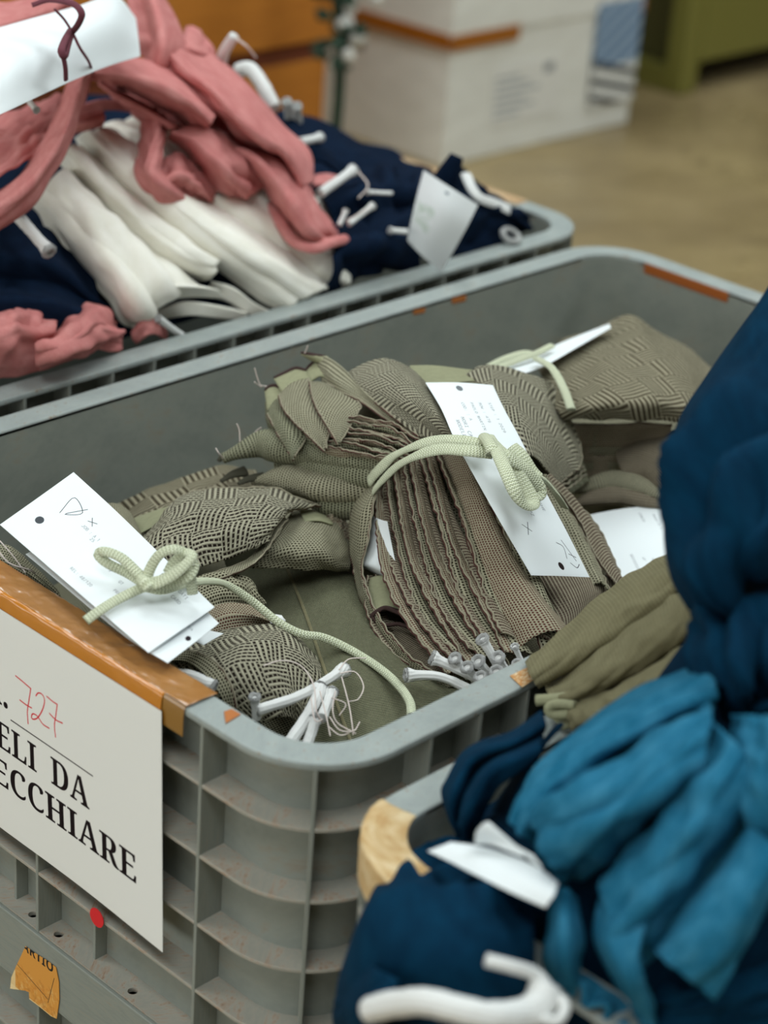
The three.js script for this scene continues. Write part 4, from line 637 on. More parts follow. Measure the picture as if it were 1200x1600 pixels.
// ---- the stacked tags at the left and their cord
{
  const L = (x, y, s, a = Math.PI / 2, z = 22) => [x, y, s, a, z];
  const lines = [L(250, 250, 'JOB : A 1', Math.PI / 2), L(230, 330, '25'), L(225, 420, 'PZ:'), L(60, 390, 'REL: 48/120'), L(180, 520, '9'), L(225, 560, 'L'), L(170, 600, 'OT'), L(120, 620, 'PREV'), L(250, 640, 'PAOLO'), L(340, 700, 'MODELLO 0ATI', Math.PI / 2, 26), L(295, 730, 'COSTO CARD', Math.PI / 2, 26)];
  const t1 = tagTexture(3, { lines, scribble: [[[230, 130], [330, 110], [300, 200], [240, 150], [330, 200]], [[290, 250], [310, 290]], [[315, 250], [285, 285]]], hole: [[140, 100, '#4b4f53', 20]] });
  const t2 = tagTexture(4, { lines: [L(330, 620, 'STEP : 1 2029'), L(250, 640, 'ROW : 478 MARTIN TOSCA'), L(180, 700, 'COD : A')], hole: [[200, 955, '#2a2226', 17]] });
  paperTag('long white tag under a pale bow, uppermost of the two stacked at the left', [
    [[0.044, 0.622, -0.4159], [0.0332, 0.622, -0.3509], [0.0246, 0.621, -0.2931], [0.0176, 0.619, -0.2395], [0.0126, 0.616, -0.1916]],
    [[0.0866, 0.63, -0.4232], [0.0741, 0.63, -0.3581], [0.0632, 0.628, -0.2993], [0.0566, 0.624, -0.2478], [0.0515, 0.618, -0.1997]],
    [[0.1397, 0.631, -0.4431], [0.1255, 0.63, -0.3767], [0.1146, 0.626, -0.3194], [0.105, 0.621, -0.2655], [0.1007, 0.612, -0.2185]]], t1);
  paperTag('white tag with typed lines, lower of the two stacked at the left', [
    [[0.043, 0.61, -0.3807], [0.0335, 0.611, -0.3228], [0.0244, 0.612, -0.2677], [0.0178, 0.6125, -0.217], [0.0179, 0.6125, -0.176]],
    [[0.0902, 0.618, -0.3754], [0.0784, 0.618, -0.3196], [0.0696, 0.6165, -0.2733], [0.0611, 0.614, -0.2287], [0.0545, 0.611, -0.1883]],
    [[0.1283, 0.618, -0.3901], [0.1161, 0.618, -0.3379], [0.1074, 0.6145, -0.2914], [0.1008, 0.61, -0.2479], [0.0952, 0.605, -0.2067]]], t2);
  const c3 = paperTag('corner of a blank white slip peeking out below the two left tags', [[[0.0821, 0.588, -0.2223], [0.1087, 0.582, -0.2337]], [[0.0885, 0.584, -0.216], [0.1194, 0.578, -0.2276]]], tagTexture(5), { nu: 6, nv: 6 });
  const t = thing('tie_cord', 'pale green knitted cord in a bow on the left tags, its tail trailing right', 'cord');
  const c = (pts, o = {}) => mesh('cord_strand', cord(pts, o.r ?? 0.0042, { seg: 70, sides: 12, flat: 0.4, flatDir: [-0.45, 1, 0.45], fixed: true, ...o }), cordM, t);
  c([[0.0564, 0.634, -0.2478], [0.0552, 0.636, -0.2677], [0.0463, 0.642, -0.2816], [0.0454, 0.646, -0.2913], [0.0478, 0.65, -0.2851], [0.0528, 0.648, -0.2727], [0.0552, 0.642, -0.2587], [0.0562, 0.637, -0.2461]]);
  c([[0.0541, 0.636, -0.245], [0.06, 0.646, -0.2479], [0.0673, 0.658, -0.245], [0.0761, 0.662, -0.239], [0.0858, 0.656, -0.2353], [0.0828, 0.648, -0.2278], [0.0837, 0.636, -0.2268], [0.0846, 0.626, -0.226]]);
  c([[0.0508, 0.637, -0.2426], [0.0538, 0.643, -0.2313], [0.0642, 0.65, -0.2246], [0.0742, 0.656, -0.2233], [0.0825, 0.66, -0.2256], [0.0832, 0.658, -0.2353], [0.0776, 0.65, -0.2404], [0.0716, 0.642, -0.2405]]);
  c([[0.0526, 0.64, -0.2419], [0.0615, 0.644, -0.2332], [0.0785, 0.65, -0.2317], [0.0881, 0.65, -0.2295], [0.0794, 0.644, -0.2243], [0.0689, 0.638, -0.2312], [0.056, 0.636, -0.2383]]);
  c([[0.0551, 0.634, -0.2463], [0.0435, 0.631, -0.2495], [0.028, 0.628, -0.2509], [0.012, 0.626, -0.2492], [0.0011, 0.621, -0.2506]]);
  c([[0.055, 0.633, -0.2461], [0.0662, 0.63, -0.2391], [0.0936, 0.624, -0.2446], [0.1248, 0.612, -0.2536], [0.1551, 0.594, -0.264], [0.1776, 0.574, -0.257], [0.1882, 0.56, -0.237], [0.1995, 0.552, -0.2217], [0.2169, 0.546, -0.2131], [0.2277, 0.54, -0.1936], [0.2257, 0.54, -0.1584], [0.216, 0.542, -0.126], [0.2025, 0.544, -0.1005], [0.1886, 0.544, -0.085]], { r: 0.0037, flat: 0.7, seg: 130 });
  mesh('knot', cord([[0.0546, 0.638, -0.2503], [0.0494, 0.641, -0.2395], [0.05, 0.638, -0.2357]], 0.005, { seg: 16, sides: 10 }), cordM, t);
}
// ---- bundles at the right of the main crate
{
  const t = thing('knit_bundle', 'olive bundle with woven blocks against the far right crate corner', 'bundle');
  cloth('knit_panel', t, K.basketBack, [
    [[0.7018, 0.6, -0.4064], [0.7781, 0.6, -0.4367], [0.8397, 0.6, -0.4439], [0.8773, 0.598, -0.4255], [0.9028, 0.592, -0.4051], [0.9082, 0.584, -0.369], [0.9077, 0.574, -0.333]],
    [[0.6526, 0.615, -0.3575], [0.709, 0.62, -0.3727], [0.7618, 0.622, -0.3747], [0.795, 0.622, -0.3593], [0.8233, 0.615, -0.3429], [0.833, 0.606, -0.3116], [0.8424, 0.594, -0.2855]],
    [[0.6087, 0.622, -0.3111], [0.6457, 0.63, -0.3088], [0.6863, 0.634, -0.3067], [0.7177, 0.634, -0.2917], [0.7437, 0.629, -0.2754], [0.7651, 0.618, -0.2559], [0.7851, 0.604, -0.2417]],
    [[0.596, 0.618, -0.2886], [0.6099, 0.626, -0.2706], [0.6318, 0.632, -0.2559], [0.6564, 0.634, -0.2394], [0.6866, 0.629, -0.2276], [0.7164, 0.618, -0.2139], [0.7472, 0.604, -0.2114]],
    [[0.6356, 0.596, -0.3078], [0.6448, 0.6, -0.2878], [0.6538, 0.606, -0.2643], [0.674, 0.608, -0.2454], [0.6996, 0.606, -0.2262], [0.7233, 0.598, -0.2119], [0.7433, 0.588, -0.202]]], { nu: 60, nv: 44, uvAngle: 0.25, bend: (u, v) => 0.006 * noise.noise(u * 5.5, v * 3, 41) - 0.01 * Math.exp(-Math.pow((u - 0.62 - 0.1 * v) * 14, 2)) * (1 - v) });
  for (let k = 0; k < 5; k++) { const y = k * 13; const m = cloth('knit_panel', t, [K.meshBrown, K.mesh][k % 2], [[0, 1, 2, 3].map((i) => lerp3([[0.6557, 0.582, -0.3186], [0.6678, 0.588, -0.2889], [0.691, 0.592, -0.2642], [0.7104, 0.594, -0.2403]][i], [[0.6593, 0.55, -0.309], [0.6736, 0.555, -0.2847], [0.6971, 0.558, -0.2719], [0.7161, 0.566, -0.264]][i], k / 4)), [0, 1, 2, 3].map((i) => up(lerp3([[0.6557, 0.582, -0.3186], [0.6678, 0.588, -0.2889], [0.691, 0.592, -0.2642], [0.7104, 0.594, -0.2403]][i], [[0.6593, 0.55, -0.309], [0.6736, 0.555, -0.2847], [0.6971, 0.558, -0.2719], [0.7161, 0.566, -0.264]][i], k / 4 + 0.1), -0.02))], { nu: 30, nv: 6, thick: 0.002, bend: (u, v) => 0.003 * noise.noise(u * 5, k * 3, 1) }); overlock(m, 'v0', { both: true }); }
  cloth('knit_panel', t, K.bars, [[[0.684, 0.56, -0.2858], [0.6931, 0.57, -0.2705], [0.7033, 0.578, -0.2559], [0.723, 0.585, -0.2407]], [[0.6604, 0.56, -0.2628], [0.6715, 0.574, -0.2461], [0.6829, 0.58, -0.2285], [0.6962, 0.585, -0.2086]], [[0.6512, 0.555, -0.2467], [0.663, 0.566, -0.2303], [0.6673, 0.572, -0.2074], [0.6699, 0.575, -0.1832]], [[0.6626, 0.545, -0.2464], [0.6573, 0.554, -0.2162], [0.6514, 0.558, -0.1892], [0.6482, 0.56, -0.1606]]], { nu: 36, nv: 30, uvAngle: 0.8 });
  const rl = (pts, r, mat) => mesh('knit_roll', cord(pts, r, { seg: 50, sides: 20, flat: 0.7 }), mat, t);
  rl([[0.6152, 0.536, -0.2775], [0.632, 0.544, -0.2652], [0.6471, 0.548, -0.2503], [0.6523, 0.55, -0.2233], [0.6521, 0.55, -0.1884]], (q) => 0.004 + 0.010 * Math.sin(Math.PI * Math.min(1, q * 1.1)), K.mesh);
  rl([[0.6076, 0.53, -0.2671], [0.6259, 0.536, -0.2551], [0.6435, 0.54, -0.2383], [0.6488, 0.542, -0.2115], [0.6552, 0.542, -0.1857]], (q) => 0.004 + 0.011 * Math.sin(Math.PI * Math.min(1, q * 1.05)), K.bars);
  cloth('facing', t, K.olive, [[[0.6962, 0.53, -0.358], [0.6933, 0.53, -0.3219], [0.6951, 0.534, -0.291]], [[0.6318, 0.515, -0.2975], [0.6274, 0.518, -0.2578], [0.6381, 0.52, -0.227]], [[0.6094, 0.51, -0.2658], [0.6207, 0.512, -0.2434], [0.6397, 0.512, -0.2114]]], { nu: 20, nv: 20, bend: wrinkle(0.004, 2, 2, 3) });
}
paperTag('white tag with typed words lying at the right, half hidden by blue cloth', [
  [[0.5959, 0.53, -0.2431], [0.6186, 0.534, -0.2292], [0.6407, 0.538, -0.2123], [0.6617, 0.542, -0.1946]],
  [[0.5578, 0.524, -0.1876], [0.5824, 0.53, -0.1749], [0.6037, 0.534, -0.1599], [0.6251, 0.538, -0.1448]],
  [[0.5225, 0.52, -0.1383], [0.5471, 0.525, -0.1256], [0.5686, 0.53, -0.1123], [0.5888, 0.534, -0.0993]]], tagTexture(6, { w: 700, h: 700, lines: [[60, 420, 'CARIO', 0, 30], [90, 520, 'MODELLO 3', 0, 28], [420, 180, 'DESCRIZIONE', 0, 28], [470, 260, 'TG. 44 48', 0, 28], [500, 330, 'PZ', 0, 28], [300, 650, 'TESSILE', 0, 28]] }));
{ // tag edge and pale cord lying at the far wall
  const m = paperTag('white tag seen edge on, leaning against the far crate wall', [[[0.6102, 0.62, -0.3979], [0.6677, 0.622, -0.3967], [0.7414, 0.624, -0.4005], [0.8056, 0.626, -0.4007]], [[0.6043, 0.63, -0.3588], [0.6466, 0.633, -0.3548], [0.7073, 0.634, -0.3649], [0.7815, 0.634, -0.3798]]], tagTexture(7), { nu: 20, nv: 6 });
  const t = thing('tie_cord', 'pale cord ends beside the edge-on tag at the far wall', 'cord');
  for (const p of [[[0.6148, 0.62, -0.4046], [0.6389, 0.626, -0.4016], [0.6636, 0.628, -0.3982], [0.6716, 0.628, -0.3924]], [[0.6077, 0.626, -0.388], [0.634, 0.63, -0.385], [0.6639, 0.634, -0.3798], [0.6924, 0.634, -0.3841]], [[0.6458, 0.638, -0.3646], [0.6275, 0.644, -0.33], [0.6075, 0.64, -0.2982], [0.5914, 0.63, -0.273]]]) mesh('cord_strand', cord(p, 0.0045, { seg: 30, sides: 8, flat: 0.5 }), cordM, t);
}
// ---- ribbed olive bundle slumped over the near rim, between the two crates
{
  const t = thing('olive_bundle', 'blurred ribbed olive bundle slumped across the near rim between two crates', 'bundle');
  cloth('cloth_panel', t, K.olive, [
    [[0.35, 0.675, 0.0206], [0.3363, 0.652, -0.0026], [0.3096, 0.63, -0.016], [0.2723, 0.614, -0.0179], [0.2387, 0.603, -0.0184]],
    [[0.3059, 0.698, 0.0598], [0.2861, 0.678, 0.0425], [0.2636, 0.656, 0.0287], [0.2394, 0.635, 0.0184], [0.2171, 0.612, 0.003]],
    [[0.2941, 0.698, 0.0759], [0.2744, 0.678, 0.0607], [0.2514, 0.658, 0.048], [0.2308, 0.636, 0.0329], [0.2157, 0.608, 0.0098]],
    [[0.3004, 0.69, 0.0783], [0.2766, 0.67, 0.0662], [0.2543, 0.65, 0.0541], [0.2365, 0.63, 0.0363], [0.2218, 0.602, 0.0091]]], { nu: 60, nv: 30, bend: wrinkle(0.0025, 4, 3, 6) });
  cloth('cloth_panel', t, K.olive, [
    [[0.3168, 0.685, 0.0667], [0.2942, 0.662, 0.0519], [0.2688, 0.643, 0.0404], [0.2486, 0.622, 0.0262], [0.232, 0.596, 0.0093]],
    [[0.2566, 0.712, 0.1134], [0.2341, 0.694, 0.1013], [0.2138, 0.673, 0.089], [0.2002, 0.648, 0.0716], [0.2005, 0.612, 0.0385]],
    [[0.2359, 0.712, 0.1322], [0.2207, 0.69, 0.1162], [0.2059, 0.666, 0.0992], [0.1966, 0.644, 0.0781], [0.1945, 0.612, 0.0472]],
    [[0.2369, 0.7, 0.1345], [0.2284, 0.675, 0.1143], [0.2149, 0.65, 0.0945], [0.2059, 0.628, 0.0698], [0.2139, 0.596, 0.0366]]], { nu: 60, nv: 30, bend: wrinkle(0.004, 4, 4, 9) });
  cloth('cloth_panel', t, K.olive, [
    [[0.2721, 0.685, 0.1136], [0.2541, 0.662, 0.0995], [0.2385, 0.642, 0.0827], [0.2304, 0.618, 0.0571], [0.2287, 0.596, 0.0278]],
    [[0.2079, 0.715, 0.1617], [0.1894, 0.698, 0.1488], [0.1783, 0.675, 0.1293], [0.1828, 0.646, 0.0978], [0.201, 0.612, 0.0503]],
    [[0.1875, 0.71, 0.1777], [0.1787, 0.69, 0.1595], [0.1723, 0.666, 0.1354], [0.1683, 0.644, 0.1099], [0.181, 0.616, 0.0713]],
    [[0.1951, 0.69, 0.1728], [0.19, 0.67, 0.1529], [0.1848, 0.646, 0.1275], [0.1819, 0.624, 0.1047], [0.1943, 0.6, 0.0714]]], { nu: 60, nv: 30, bend: wrinkle(0.004, 4, 4, 12) });
  mesh('rolled_hem', cord([[0.1863, 0.616, 0.0354], [0.1933, 0.62, 0.0472], [0.2027, 0.626, 0.0607], [0.2095, 0.632, 0.0721]], 0.0042, { seg: 24, sides: 10 }), K.smooth, t);
  mesh('rolled_hem', cord([[0.19, 0.626, 0.0683], [0.1866, 0.622, 0.055], [0.1825, 0.618, 0.05], [0.1836, 0.614, 0.0538], [0.1877, 0.618, 0.0654]], 0.0036, { seg: 30, sides: 10 }), K.smooth, t);
  cloth('hem_flap', t, K.smooth, [[[0.1816, 0.612, 0.0546], [0.1913, 0.616, 0.0597], [0.1914, 0.626, 0.0761]], [[0.1866, 0.604, 0.0623], [0.1931, 0.61, 0.071], [0.195, 0.622, 0.0885]]], { nu: 14, nv: 8, thick: 0.003 });
}
// worn paper patches and tape scraps on the rims
{
  const scrapM = std({ map: dataTex(128, 128, (u, v) => mixc(hex(0xb5712f), hex(0xd8c7a8), 0.5 + 1.6 * fbm(u, v, 7, 3)), true), roughness: 0.85 });
  const scrap = (name, label, pts, m = scrapM) => { const s = mesh(name, sheet(pts, { nu: 8, nv: 6, thick: 0.0006, uvUnit: true }), m); tag(s, label, 'tape'); };
  scrap('tape_scrap', 'worn tape scrap on the near rim beside the olive bundle', [[[0.2177, 0.6008, -0.0159], [0.2403, 0.6008, -0.0157]], [[0.2122, 0.6008, 0.0011], [0.2408, 0.6008, -0.002]]]);
  const brown = std({ color: 0xb0682e, roughness: 0.7 });
  scrap('tape_scrap', 'small brown tape scrap on the near rounded rim corner', [[[0.018, 0.6008, -0.1135], [0.0246, 0.6008, -0.1126]], [[0.0088, 0.6008, -0.1011], [0.0249, 0.6008, -0.1034]]], brown);
  scrap('tape_scrap', 'upper orange scrap stuck inside the far rim of the middle crate', [[[0.7836, 0.5971, -0.6012], [0.8067, 0.5958, -0.6012]], [[0.7844, 0.5901, -0.6012], [0.8075, 0.5888, -0.6012]]], brown);
  scrap('tape_scrap', 'lower orange scrap stuck inside the far wall of the middle crate', [[[0.7227, 0.5965, -0.6012], [0.7409, 0.5954, -0.6012]], [[0.7232, 0.5912, -0.6012], [0.7415, 0.59, -0.6012]]], brown);
  const tan = mesh('paper_tape', sheet([1.0865, 1.098, 1.111].map((x, k) => [-0.775, -0.86, -0.95, -1.04, -1.13, -1.2].map((z, i) => [x + 0.001 * noise.noise(z * 40, k, 3), RIM + 0.0009, z])), { nu: 40, nv: 8, thick: 0.0007, uvUnit: true, bend: (u, v) => 0.0004 * noise.noise(u * 30, v * 4, 2) }), std({ map: dataTex(256, 64, (u, v) => mixc(hex(0x9a6a3e), hex(0xc9b696), 0.55 + 1.5 * fbm(u, v, 9, 23)), true), roughness: 0.85 }));
  tag(tan, 'tan paper tape remains along the right rim of the far crate', 'tape');
  const strip = mesh('tape_strip', sheet([[1.0553, 1.0553], [1.0549, 1.0549]].map((r, k) => [-0.545, -0.5, -0.46, -0.425].map((z) => [1.0545, RIM - 0.001 - 0.012 * k, z])), { nu: 12, nv: 3, thick: 0.0008 }), std({ color: 0xa2571f, roughness: 0.45 }));
  tag(strip, 'brown tape strip along the far right inner rim of the middle crate', 'tape');
}

// ================================================================ blue cloth in the near crate
const weave = dataTex(256, 256, (u, v) => 128 + 60 * Math.cos(u * 64 * Math.PI) * Math.cos(v * 64 * Math.PI) + 50 * tile(u, v, 80, 5), false, [22, 22]);
const plain = (c, c2, o = {}) => { const A = hex(c), B = hex(c2); return std({ map: dataTex(256, 256, (u, v) => mixc(A, B, 0.5 + fbm(u, v, 8, c % 91) + 0.3 * tile(u, v, 110, 3)), true, [7, 7]), bumpMap: weave, bumpScale: 0.0004, roughness: 0.92, specularIntensity: 0.15, sheen: 0.2, sheenRoughness: 0.5, sheenColor: new THREE.Color(c2), ...o }); };
const B = { light: plain(0x165a78, 0x3a7c9b), dark: plain(0x03243a, 0x06334c), deep: plain(0x031d30, 0x05283e), navy: plain(0x0a1628, 0x0f2036), pink: plain(0xc07573, 0xd28f8b), cream: plain(0xf0ecdf, 0xf8f5ec) };
{
  const t = thing('blue_cloth', 'dark blue cloth heap filling the near crate under the other blue pieces', 'cloth');
  cloth('panel', t, B.deep, [
    [[-0.0035, 0.491, 0.0546], [0.0647, 0.5832, 0.0768], [0.1372, 0.607, 0.0919], [0.1905, 0.6354, 0.1189], [0.2779, 0.6638, 0.1156], [0.3893, 0.6988, 0.0986], [0.4641, 0.7308, 0.1002]],
    [[-0.0424, 0.5426, 0.1241], [0.0167, 0.6184, 0.1394], [0.0765, 0.6566, 0.1589], [0.1462, 0.7004, 0.1657], [0.2345, 0.752, 0.1546], [0.3331, 0.8026, 0.135], [0.4109, 0.838, 0.1252]],
    [[-0.0537, 0.5454, 0.1684], [0.0014, 0.6106, 0.1917], [0.0464, 0.6494, 0.2212], [0.1072, 0.691, 0.2329], [0.1878, 0.7436, 0.2303], [0.2722, 0.7932, 0.2138], [0.3298, 0.8242, 0.2159]],
    [[-0.0422, 0.4926, 0.2075], [-0.0161, 0.5596, 0.2548], [0.025, 0.5962, 0.2861], [0.0734, 0.6406, 0.3051], [0.1445, 0.6922, 0.3031], [0.2187, 0.7418, 0.2924], [0.2705, 0.7738, 0.301]],
    [[0.0034, 0.3998, 0.2228], [0.0135, 0.467, 0.28], [0.0375, 0.5142, 0.3242], [0.0839, 0.5646, 0.3493], [0.1547, 0.6162, 0.3488], [0.2276, 0.6658, 0.3402], [0.279, 0.6978, 0.3498]]], { nu: 60, nv: 50, bend: wrinkle(0.006, 5, 4, 2) });
}
// tall dark blue stack at the right
{
  const t = thing('blue_bundle', 'tall dark blue cloth bundle at the right edge, out of focus', 'bundle');
  cloth('cloth_panel', t, B.dark, [
    [[0.4375, 0.8797, 0.0235], [0.3887, 0.8604, 0.0326], [0.3307, 0.8357, 0.0448], [0.2836, 0.818, 0.0587], [0.2293, 0.8068, 0.0932], [0.1779, 0.7944, 0.1316], [0.1507, 0.782, 0.1598], [0.1502, 0.7654, 0.1772]],
    [[0.3559, 0.9074, 0.081], [0.2982, 0.8919, 0.1029], [0.2433, 0.8707, 0.1173], [0.1973, 0.8542, 0.1333], [0.1532, 0.8411, 0.1611], [0.1214, 0.8252, 0.1862], [0.1105, 0.8093, 0.2035], [0.1308, 0.7892, 0.204]],
    [[0.3213, 0.9144, 0.117], [0.2587, 0.9013, 0.1447], [0.2018, 0.8835, 0.1681], [0.1586, 0.8664, 0.1851], [0.1284, 0.8515, 0.2025], [0.1118, 0.836, 0.2159], [0.1156, 0.8169, 0.2202], [0.143, 0.7972, 0.2132]],
    [[0.3161, 0.914, 0.1413], [0.2466, 0.9012, 0.1756], [0.1891, 0.8864, 0.2033], [0.1525, 0.8725, 0.2196], [0.1269, 0.86, 0.2338], [0.1226, 0.8437, 0.2379], [0.1325, 0.8242, 0.2352], [0.1606, 0.8044, 0.2261]],
    [[0.339, 0.9066, 0.1633], [0.2689, 0.8938, 0.1965], [0.2176, 0.8765, 0.2216], [0.1796, 0.8646, 0.2422], [0.1616, 0.8531, 0.2542], [0.1574, 0.8393, 0.2596], [0.1765, 0.8193, 0.2529], [0.1923, 0.8081, 0.2492]]], { nu: 60, nv: 40, thick: 0.003, bend: ((f) => (u, v) => f(u, v) * smooth(0, 0.3, v))(drape(0.062, 2.4, 15, { slant: 1.2, warp: 0.9 })) });
  cloth('cloth_panel', t, B.dark, [
    [[0.1779, 0.7586, 0.1595], [0.1301, 0.7643, 0.1936], [0.1118, 0.7557, 0.2109], [0.1047, 0.7421, 0.2253], [0.1214, 0.7212, 0.2213]],
    [[0.1549, 0.7802, 0.1916], [0.1088, 0.7865, 0.2265], [0.0916, 0.7781, 0.2434], [0.0889, 0.763, 0.2519], [0.1152, 0.7363, 0.2401]],
    [[0.1636, 0.7897, 0.2045], [0.1121, 0.797, 0.2428], [0.0951, 0.7887, 0.2598], [0.0979, 0.7734, 0.2642], [0.128, 0.7447, 0.2507]],
    [[0.1783, 0.799, 0.2219], [0.126, 0.8066, 0.2608], [0.1089, 0.7984, 0.2778], [0.1122, 0.7833, 0.2819], [0.144, 0.755, 0.2681]]], { nu: 40, nv: 36, thick: 0.003, bend: drape(0.022, 2, 25, { slant: 0.8 }) });
  cloth('cloth_panel', t, B.dark, [[[0.1293, 0.7258, 0.2355], [0.1252, 0.7428, 0.2501], [0.1386, 0.7515, 0.263]], [[0.1102, 0.7325, 0.2482], [0.0989, 0.7547, 0.2691], [0.1114, 0.7633, 0.2821]], [[0.1218, 0.7202, 0.2468], [0.1142, 0.7387, 0.2634], [0.1265, 0.7468, 0.277]]], { nu: 20, nv: 16 });
}
// light blue folded cloth
{
  const t = thing('blue_cloth', 'light blue cloth in soft folds, spilling to the front of the near crate', 'cloth');
  const o = (s, a = 0.011, k = 2.2) => { const f = drape(a, k, s), g = drape(a * 0.45, k * 2.3, s + 31, { slant: 0.8, warp: 0.9 }); return { nu: 80, nv: 70, thick: 0.003, bend: (u, v) => f(u, v) + g(u, v) }; };
  // back fold along the olive bundle
  cloth('cloth_fold', t, B.light, [
    [[0.1472, 0.7389, 0.1977], [0.1233, 0.7244, 0.1797], [0.099, 0.7094, 0.1647], [0.0731, 0.6967, 0.1588], [0.0454, 0.6822, 0.1549], [0.0192, 0.6714, 0.1588], [0.0059, 0.6652, 0.165]],
    [[0.1048, 0.7605, 0.2305], [0.0791, 0.7473, 0.2154], [0.056, 0.7337, 0.2034], [0.0355, 0.7196, 0.1935], [0.0126, 0.7034, 0.1865], [-0.0045, 0.6871, 0.1828], [-0.0093, 0.6718, 0.1807]],
    [[0.0863, 0.7614, 0.2464], [0.0631, 0.7494, 0.2323], [0.0429, 0.7354, 0.2186], [0.0244, 0.7224, 0.2083], [0.0068, 0.706, 0.1992], [-0.0069, 0.6883, 0.1919], [-0.0086, 0.6677, 0.1868]],
    [[0.0973, 0.7445, 0.2387], [0.0804, 0.7294, 0.2222], [0.0609, 0.7127, 0.2051], [0.045, 0.6944, 0.1928], [0.0298, 0.6804, 0.1832], [0.0173, 0.664, 0.1794], [0.0085, 0.6493, 0.1847]]], o(3, 0.006));
  // main bright fold
  cloth('cloth_fold', t, B.light, [
    [[0.1082, 0.7423, 0.2286], [0.0867, 0.7281, 0.2151], [0.0692, 0.7107, 0.2014], [0.0508, 0.6945, 0.1931], [0.0272, 0.6822, 0.1862], [0.0075, 0.6799, 0.1852], [0.0072, 0.6721, 0.1818]],
    [[0.0621, 0.764, 0.2601], [0.0374, 0.752, 0.2516], [0.0161, 0.7382, 0.2419], [-0.0025, 0.7243, 0.2325], [-0.0129, 0.7092, 0.2188], [-0.0141, 0.6935, 0.2036], [-0.0081, 0.679, 0.1952]],
    [[0.037, 0.765, 0.2777], [0.0123, 0.7542, 0.2705], [-0.0067, 0.7394, 0.2599], [-0.0208, 0.7245, 0.2499], [-0.0274, 0.7082, 0.2337], [-0.0253, 0.6913, 0.2174], [-0.0165, 0.6752, 0.207]],
    [[0.0241, 0.7459, 0.2767], [0.0058, 0.7357, 0.2716], [-0.0091, 0.7242, 0.264], [-0.0195, 0.7082, 0.2536], [-0.0248, 0.6929, 0.2409], [-0.0227, 0.6761, 0.2252], [-0.0137, 0.6604, 0.2147]],
    [[0.0415, 0.6989, 0.2497], [0.029, 0.6897, 0.2463], [0.0196, 0.679, 0.2408], [0.0124, 0.6663, 0.2337], [0.0071, 0.6552, 0.2261], [0.0057, 0.6435, 0.2158], [0.0082, 0.6345, 0.2088]]], o(9));
  // next folds to the right
  cloth('cloth_fold', t, B.light, [
    [[0.0822, 0.7434, 0.2525], [0.0675, 0.7264, 0.2519], [0.0525, 0.7032, 0.2478], [0.0399, 0.6822, 0.2414], [0.0259, 0.6643, 0.2355], [0.0194, 0.6481, 0.2306]],
    [[0.0472, 0.764, 0.284], [0.028, 0.7484, 0.2849], [0.0109, 0.7302, 0.2838], [-0.0028, 0.7109, 0.2775], [-0.013, 0.6909, 0.2684], [-0.0133, 0.6676, 0.2558]],
    [[0.0354, 0.7665, 0.3012], [0.013, 0.7518, 0.3044], [-0.0044, 0.7326, 0.3027], [-0.0185, 0.7124, 0.2963], [-0.0298, 0.6911, 0.2865], [-0.0347, 0.6679, 0.2732]],
    [[0.0402, 0.7523, 0.3069], [0.0242, 0.7345, 0.3081], [0.0059, 0.7149, 0.3069], [-0.0117, 0.6961, 0.3028], [-0.0281, 0.6747, 0.2937], [-0.0366, 0.6491, 0.2785]],
    [[0.0621, 0.7273, 0.2979], [0.0473, 0.7069, 0.3006], [0.0294, 0.6846, 0.2977], [0.0107, 0.6656, 0.2953], [-0.0092, 0.6458, 0.2903], [-0.0224, 0.6239, 0.2827]]], o(14));
  // flat panel with the straight lower edge
  cloth('cloth_fold', t, B.light, [
    [[0.0404, 0.7177, 0.3083], [0.0247, 0.7048, 0.3083], [0.0088, 0.6878, 0.3047], [-0.007, 0.6708, 0.301], [-0.0201, 0.6521, 0.2969]],
    [[0.0149, 0.7375, 0.332], [-0.0019, 0.7269, 0.3341], [-0.0176, 0.7088, 0.3312], [-0.0309, 0.6887, 0.3267], [-0.0376, 0.6668, 0.3192]],
    [[0.0077, 0.7385, 0.3477], [-0.0094, 0.727, 0.3512], [-0.0249, 0.7083, 0.3505], [-0.0351, 0.6864, 0.3453], [-0.0371, 0.6646, 0.3353]],
    [[0.0177, 0.7203, 0.3505], [0.0003, 0.7088, 0.354], [-0.0134, 0.6919, 0.3546], [-0.0223, 0.6712, 0.3515], [-0.0237, 0.6498, 0.3447]]], o(19, 0.003));
  cloth('cloth_fold', t, B.light, [
    [[0.0885, 0.7496, 0.2611], [0.0702, 0.7354, 0.2721], [0.0534, 0.721, 0.2915], [0.0493, 0.7038, 0.3066]],
    [[0.0588, 0.7771, 0.2937], [0.0347, 0.7652, 0.3108], [0.0226, 0.7494, 0.3244], [0.0234, 0.7272, 0.3321]],
    [[0.0534, 0.7896, 0.3152], [0.0275, 0.7755, 0.3336], [0.0173, 0.7564, 0.3454], [0.0215, 0.7283, 0.3485]],
    [[0.0814, 0.7826, 0.3236], [0.0506, 0.7673, 0.345], [0.0345, 0.7477, 0.3595], [0.0364, 0.7178, 0.3618]]], o(24));
